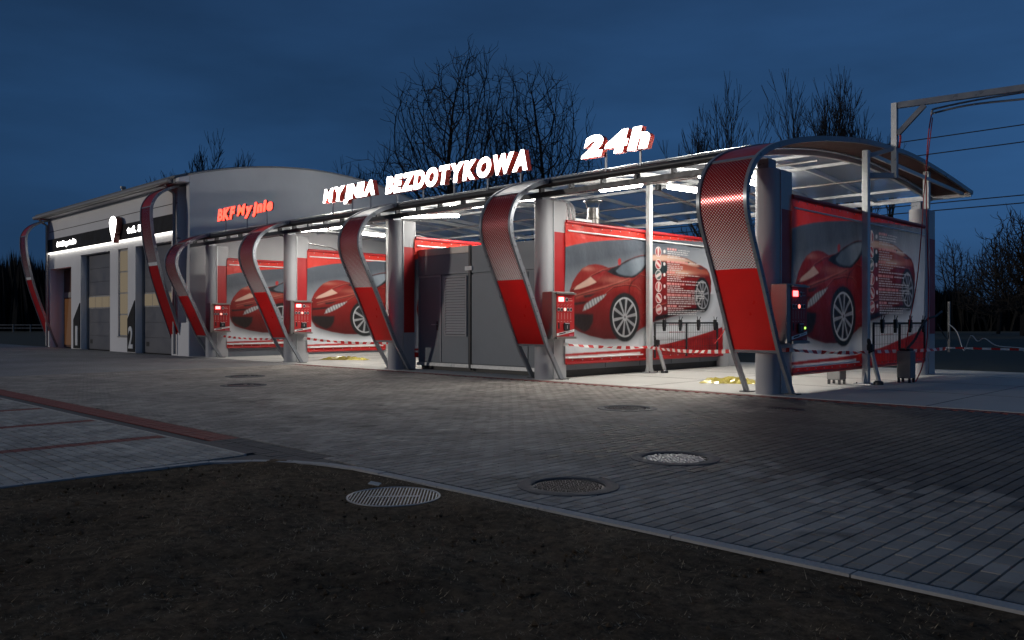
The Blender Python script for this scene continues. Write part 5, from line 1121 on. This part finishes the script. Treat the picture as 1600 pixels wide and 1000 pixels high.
# ================================================================== TREES, FAR WOOD, CABLES
CAMP = Vector((6.629, -12.57, 0)); FWD3 = Vector((-.703, .711, 0)); RT3 = Vector((.7114, .703, 0))
def away(px, Z): return CAMP + FWD3 * Z + RT3 * ((px - 800) / 1305 * Z)     # a spot on the ground that bears so far off the camera's axis
def tree(loc, H, label, seed, blobs, n_attr=1500, step=.30, tw=.013, trunk_h=.2, stems=1, r0=None, up=.10, kill=.42, twig=.45, group='bare trees behind the wash'):
    """bare crown grown towards points scattered through its outline (blobs: x, y, z, rx, ry, rz as shares of the height), thickness by the pipe rule"""
    r = np.random.RandomState(seed); t = thing('bare_tree', label, 'tree', loc, group)
    A = []; w = np.array([b[3] * b[4] * b[5] for b in blobs]); w = w / w.sum()
    for b, k in zip(blobs, (w * n_attr).astype(int) + 1):
        u = r.normal(size=(k, 3)); u /= np.linalg.norm(u, axis=1)[:, None]; rad = r.uniform(0, 1, k) ** (1 / 2.4)
        rad *= 1 + .13 * np.sin(5 * np.arctan2(u[:, 1], u[:, 0]) + seed) * (1 - u[:, 2] ** 2) + .10 * np.sin(9 * u[:, 2] + 4 * u[:, 0] + seed)
        A.append(np.array(b[:3]) * H + u * rad[:, None] * np.array(b[3:]) * H)
    A = np.concatenate(A); A = A[(A[:, 2] > trunk_h * H * .8)]
    P, par, D = [], [], []
    for k in range(max(1, stems)):
        o = np.array([r.uniform(-.5, .5), r.uniform(-.5, .5), 0.]) * (H * .05 if stems > 1 else 0); prev = -1; nb = max(3, int(trunk_h * H / step)); lean = r.normal(size=2) * .06 * (2 if stems > 1 else 1)
        for i in range(nb + 1):
            z = -.1 + (trunk_h * H + .1) * i / nb; P.append(o + np.array([lean[0] * z + .03 * math.sin(z * 1.3 + k), lean[1] * z, z])); par.append(prev); prev = len(P) - 1; D.append(np.array([0, 0, 1.]))
    tops = len(P); best = np.full(len(A), 1e9); idx = np.zeros(len(A), int); alive = np.ones(len(A), bool); cnt = {}; new = list(range(len(P)))
    for it in range(260):
        if new:
            NP = np.array([P[i] for i in new])
            for c in range(0, len(NP), 400):
                d2 = ((A[:, None] - NP[None, c:c + 400]) ** 2).sum(2); j = d2.argmin(1); m = d2[np.arange(len(A)), j]; u = m < best; best[u] = m[u]; idx[u] = np.array(new)[c:c + 400][j[u]]
        alive &= best > kill ** 2
        if not alive.any(): break
        act = np.where(alive)[0]; g = {}
        dv = A[act] - np.array(P)[idx[act]]; dv /= np.linalg.norm(dv, axis=1)[:, None]
        for a_, v in zip(idx[act], dv):
            q = g.get(a_)
            if q is None: g[a_] = v.copy()
            else: q += v
        new = []
        first = {}
        for q_, a_ in enumerate(idx[act]): first.setdefault(a_, q_)
        for k, v in g.items():
            cnt[k] = cnt.get(k, 0) + 1
            if cnt[k] > 5: alive[act[idx[act] == k]] = False; continue
            if cnt[k] > 2:
                q_ = first[k]; p = P[k] + dv[q_] * step; P.append(p); par.append(k); D.append(dv[q_]); new.append(len(P) - 1); continue
            v = v / (np.linalg.norm(v) + 1e-6) + D[k] * .65 + np.array([0, 0, up]) + r.normal(size=3) * .07; v /= np.linalg.norm(v); p = P[k] + v * step
            P.append(p); par.append(k); D.append(v); new.append(len(P) - 1)
        if len(P) > 26000: break
    n = len(P); kids = [[] for _ in range(n)]
    for i, p in enumerate(par):
        if p >= 0: kids[p].append(i)
    # straight fine twigs along the thin wood and at the tips
    def sprout(i, ln, el):
        q = i; v = D[i] + r.normal(size=3) * el + np.array([0, 0, .30]); v /= np.linalg.norm(v)
        for _ in range(2):
            v = v + r.normal(size=3) * .12 + np.array([0, 0, .08]); v /= np.linalg.norm(v); P.append(P[q] + v * ln * .5); par.append(q); kids.append([]); kids[q].append(len(P) - 1); D.append(v); q = len(P) - 1
        return q
    size = np.zeros(n, int)
    for i in range(n - 1, -1, -1):
        size[i] += 1
        if par[i] >= 0: size[par[i]] += size[i]
    for i in range(tops, n):
        if not kids[i]:
            for _ in range(2): q = sprout(i, step * r.uniform(1.4, 2.6), .32)
            sprout(q, step * r.uniform(.8, 1.4), .5)
        elif size[i] < 14 and r.uniform() < twig: q = sprout(i, step * r.uniform(1.2, 2.4), .55)
    n = len(P); R = np.zeros(n); e = 2.5
    order = []; st = [i for i in range(n) if par[i] < 0]
    while st:
        i = st.pop(); order.append(i); st += kids[i]
    for i in reversed(order): R[i] = tw if not kids[i] else min(sum(R[k] ** e for k in kids[i]) ** (1 / e), 9)
    cap = r0 or H * .021; big = max(R[i] for i in range(n) if par[i] < 0); R = np.where(R > tw * 2, tw * 2 + (R - tw * 2) * min(1, (cap - tw * 2) / max(1e-3, big - tw * 2)), R)
    V1, F1, V2, F2 = [], [], [], []
    def strand(ids):
        pts = [Vector(P[i]) for i in ids]; rs = [R[i] for i in ids]; rs[0] = min(rs[0], rs[1] * 1.35)
        thick = rs[1] > .055; V, F = (V1, F1) if thick else (V2, F2); ns_ = 7 if rs[1] > .09 else 5 if thick else 3; b = len(V); k = len(pts)
        for i in range(k):
            T = (pts[min(i + 1, k - 1)] - pts[max(0, i - 1)]).normalized(); a = T.orthogonal().normalized(); c = T.cross(a); rr = rs[i] * (.6 if i == k - 1 and not kids[ids[-1]] else 1)
            for j in range(ns_):
                th = 6.2832 * j / ns_; w_ = a * (math.cos(th) * rr) + c * (math.sin(th) * rr); V.append((pts[i].x + w_.x, pts[i].y + w_.y, pts[i].z + w_.z))
        for i in range(k - 1):
            for j in range(ns_): F.append((b + i * ns_ + j, b + i * ns_ + (j + 1) % ns_, b + (i + 1) * ns_ + (j + 1) % ns_, b + (i + 1) * ns_ + j))
    st = [(i, None) for i in range(n) if par[i] < 0]
    while st:
        i, fr = st.pop(); ids = ([fr] if fr is not None else []) + [i]
        while kids[ids[-1]]:
            ks = sorted(kids[ids[-1]], key=lambda q: -R[q])
            for q in ks[1:]: st.append((q, ids[-1]))
            ids.append(ks[0])
        # a strand is cut where it grows thin, so that limbs go to the trunk and twigs to the crown
        c = next((q for q in range(1, len(ids)) if R[ids[q]] <= .055), len(ids))
        if c > 1: strand(ids[:c])
        if c < len(ids): strand(ids[max(0, c - 1):])
    for nm, V, F in (('trunk', V1, F1), ('crown', V2, F2)):
        me = bpy.data.meshes.new(nm); me.from_pydata(V, [], F); me.materials.append(M['bark']); o = bpy.data.objects.new(nm, me); COL.objects.link(o); o.parent = t
    return t
# outlines, seen from the street: sideways is along RT3, so the blobs are turned into world axes
def B(side, deep, z, rs, rz, rd=None):
    c = RT3 * side + FWD3 * deep; return (c.x, c.y, z, rs, rd or rs, rz)
tree(away(722, 46), 15.6, 'big bare spreading tree behind the last letters of the long white sign', 11, [B(0, 0, .64, .27, .35), B(-.16, 0, .50, .20, .22)], n_attr=4200, step=.36, kill=.46, twig=.9, tw=.0115, trunk_h=.25, up=.0)
tree(away(836, 48), 15.4, 'big bare tree right of the spreading one, left of the 24h sign', 24, [B(0, 0, .63, .23, .35), B(.14, 0, .46, .17, .22)], n_attr=3800, step=.36, kill=.46, twig=.9, tw=.0115, trunk_h=.23, up=.0)
def fork_tree(loc, H, label, seed, stems=5, spread=.24, fork=.22, depth=6, dens=.8, up=.7, tw=.012, group='bare trees behind the wash'):
    """upright tree: steep limbs that fork again and again, with fine shoots along them"""
    r = random.Random(seed); t = thing('bare_tree', label, 'tree', loc, group); thick, thin = [], []
    def grow(p, d, L, rad, lv):
        n = 5 if lv < 3 else 3; pts = [p]; rs = [rad]; q = p
        for i in range(n):
            d = (d + Vector((r.gauss(0, .07), r.gauss(0, .07), r.gauss(0, .05) + up * .15))).normalized(); q = q + d * (L / n); pts.append(q); rs.append(max(tw * .7, rad * (1 - .30 * (i + 1) / n)))
        (thick if rad > .05 else thin).append((pts, rs))
        if lv >= depth: return
        for j in range(2 if r.random() < .8 else 3):
            ax = Vector((r.gauss(0, 1), r.gauss(0, 1), r.gauss(0, .3))).cross(d)
            if ax.length > 1e-3: grow(q, Matrix.Rotation(r.uniform(.6, 1.3) * fork * (.6 if j == 0 else 1.35), 3, ax.normalized()) @ d, L * r.uniform(.66, .9), max(tw, rs[-1] * (.9 if j == 0 else .7)), lv + 1)
        if lv >= 1:
            for _ in range(int(r.uniform(1, 3.2) * dens + .5)):
                i = r.randint(1, n); ax = Vector((r.gauss(0, 1), r.gauss(0, 1), r.gauss(0, 1))).cross(d)
                if ax.length > 1e-3: grow(pts[i], Matrix.Rotation(r.uniform(.4, .8), 3, ax.normalized()) @ d, L * r.uniform(.4, .7), max(tw, rs[i] * .42), max(lv + 1, depth - 1 if lv > 2 else lv + 2))
    R0 = H * .018; hb = H * .14; base = [Vector((0, 0, -.1)), Vector((.02, 0, hb * .5)), Vector((.03, .02, hb))]; thick.append((base, [R0 * 1.3, R0 * 1.05, R0]))
    for k in range(stems):
        a = 6.283 * k / stems + r.uniform(-.4, .4); o = .05 if k == 0 else spread * r.uniform(.75, 1.15)
        grow(base[-1], Vector((math.cos(a) * o, math.sin(a) * o, 1)).normalized(), H * .20 * (1 if k == 0 else r.uniform(.78, .95)), R0 * .6, 0)
    zm = max(p.z for pts, _ in thin for p in pts); k = H / zm
    for nm, rows in (('trunk', thick), ('crown', thin)):
        V, F = [], []
        for pts, rs in rows:
            m = len(pts); ns_ = 6 if rs[0] > .05 else 3; b = len(V)
            for i in range(m):
                T = (pts[min(i + 1, m - 1)] - pts[max(0, i - 1)]).normalized(); a = T.orthogonal().normalized(); c = T.cross(a)
                for j in range(ns_): th = 6.2832 * j / ns_; w = a * (math.cos(th) * rs[i]) + c * (math.sin(th) * rs[i]); V.append((pts[i].x * k + w.x, pts[i].y * k + w.y, pts[i].z * k + w.z))
            for i in range(m - 1):
                for j in range(ns_): F.append((b + i * ns_ + j, b + i * ns_ + (j + 1) % ns_, b + (i + 1) * ns_ + (j + 1) % ns_, b + (i + 1) * ns_ + j))
        me = bpy.data.meshes.new(nm); me.from_pydata(V, [], F); me.materials.append(M['bark']); o = bpy.data.objects.new(nm, me); COL.objects.link(o); o.parent = t
fork_tree(away(1122, 45), 14.6, 'slim upright bare tree between the 24h sign and the big end arch', 31, stems=6, spread=.36, depth=5, dens=.8)
fork_tree(away(1288, 42), 14.0, 'upright bare tree rising behind the big end arch', 47, stems=5, spread=.38, depth=5, dens=.8)
fork_tree(away(1358, 43), 13.0, 'upright bare tree just left of the tall swing frame', 53, stems=5, spread=.34, depth=5, dens=.8)
fork_tree(away(342, 62), 15.2, 'tallest bare tree over the garage roof on the left', 61, stems=6, spread=.36, tw=.016)
fork_tree(away(402, 64), 13.9, 'shorter bare tree right beside the tallest one over the garage roof', 67, stems=5, spread=.34, tw=.016)
fork_tree(away(300, 63), 12.8, 'low bare tree left of the tallest one over the garage roof', 71, stems=5, spread=.34, tw=.015)
fork_tree(away(543, 58), 13.0, 'small bare tree above the garage roof, left of the first white letter', 73, stems=4, spread=.34, dens=.5, tw=.014)
tree(away(1140, 36), 6.3, 'low bare tree seen under the canopy above the lit poster', 79, [B(0, 0, .62, .4, .35)], n_attr=420, step=.2, kill=.3, trunk_h=.25)
G = dict(group='dark trees beyond the field', tw=.020, step=.36, kill=.42)
tree(away(1598, 72), 10.6, 'dense dark tree at the right edge beyond the field', 83, [B(0, 0, .62, .26, .36), B(-.18, 0, .45, .2, .3), B(.2, 0, .5, .2, .3)], n_attr=3000, **G)
tree(away(1560, 84), 9.0, 'dense dark tree left of the one at the right edge, beyond the field', 89, [B(0, 0, .6, .3, .38), B(-.2, 0, .4, .22, .28)], n_attr=2600, **G)
tree(away(1650, 70), 10.2, 'dense dark tree just past the right edge of the field view', 97, [B(0, 0, .6, .32, .38)], n_attr=3000, **G)
tree(away(1488, 110), 11.8, 'small faint tree beside the rear pillar, far over the field', 101, [B(0, 0, .64, .16, .34), B(.1, 0, .4, .2, .3)], n_attr=2400, **G)

fp = MB().box(-4.67, -4.59, 24.13, 24.21, -.06, 2.0); tag(fp.build('fence_post', M['steel_dim']), 'lone grey post in the dark field beside the rear pillar', 'post')
tt = MB().tube(smoothline([(-4.63, 24.12, 1.1), (-4.30, 24.1, .75), (-4.05, 24.1, .02), (-3.80, 24.1, .62), (-3.55, 24.1, .40), (-3.3, 24.1, .52), (-2.9, 24.1, .25), (-2.2, 24.0, .18), (-.5, 23.5, .10)], 4), .022, 4); tag(tt.build('torn_tape', M['galv'], None, True), 'torn pale strip of tape trailing through the dark field', 'tape')
def far_wood():
    r = np.random.RandomState(8); V, F = [], []
    n = 60000
    for k in range(n):
        ph = r.uniform(-1.05, 1.0); Z = r.uniform(105, 150); px = 800 + 1305 * ph
        h = 5.2 + 1.2 * math.sin(ph * 17) + .8 * math.sin(ph * 41 + 1) + .8 * math.sin(ph * 97)
        if px < 420: h = 10.2 + 1.0 * math.sin(ph * 23) + 1.0 * math.sin(ph * 71) + .5 * math.sin(ph * 190)
        h *= 1 - .45 * r.uniform(0, 1) ** 3; c = CAMP + FWD3 * Z + RT3 * (ph * Z); a = r.uniform(0, 3.14); w = r.uniform(.06, .36); lx, ly = r.uniform(-1.5, 1.5), r.uniform(-1.5, 1.5); b = len(V)
        V += [(c.x - w * math.cos(a), c.y - w * math.sin(a), -.2), (c.x + w * math.cos(a), c.y + w * math.sin(a), -.2), (c.x + lx * .5 + w * .7 * math.cos(a), c.y + ly * .5 + w * .7 * math.sin(a), h * .55), (c.x + lx, c.y + ly, h), (c.x + lx * .5 - w * .7 * math.cos(a), c.y + ly * .5 - w * .7 * math.sin(a), h * .55)]
        F += [(b, b + 1, b + 2, b + 3, b + 4)]
    me = bpy.data.meshes.new('far_wood'); me.from_pydata(V, [], F); me.materials.append(M['twigmass']); kind(bpy.data.objects.new('far_wood', me), 'stuff'); COL.objects.link(bpy.data.objects['far_wood'])
far_wood()

for y, z, sag, lab in ((14, 6.68, .5, 'topmost thin cable crossing the sky at the right'), (14, 6.20, .5, 'second thin cable from the top crossing the sky at the right'), (14, 4.72, .2, 'third thin cable from the top, below the roof end at the right'), (14, 4.50, .2, 'lowest thin cable crossing the dusk at the right')):
    pts = [(x, y, z + sag * ((x - 0) / 60) ** 2) for x in np.linspace(-60, 60, 41)]
    tag(MB().tube(pts, .016, 5).build('overhead_cable', M['rubber'], None, True), lab, 'cable', 'overhead cables on the right')
gr = thing('guard_rail', 'pale low guard rail far off at the left beyond the yard', 'guard rail', away(30, 96))
a, b = away(-140, 96), away(75, 96); u = (b - a)
for z in (.42, .78): MB().beam((a.x, a.y, z), (b.x, b.y, z), .05, .09).build('rail', M['steel_dim'], gr)
for i in range(9):
    p = a + u * (i / 8); MB().box(p.x - .05, p.x + .05, p.y - .05, p.y + .05, -.06, .85).build('post', M['steel_dim'], gr)
p = away(33, 128); lp = thing('street_lamp', 'tiny orange lamp glowing in the dark wood at the far left', 'lamp', p)
MB().tube([(p.x, p.y, -.1), (p.x, p.y, 3.45)], .05, 6).build('pole', M['dark_steel'], lp)
MB().lathe((p.x, p.y, 3.5), [(0, -.2), (.2, -.1), (.2, .1), (0, .2)], 10).build('lantern', M['far_lamp'], lp)
MB().lathe((p.x, p.y, 3.5), [(.0, .2), (.24, .12), (.05, .34)], 10).build('hood', M['dark_steel'], lp)
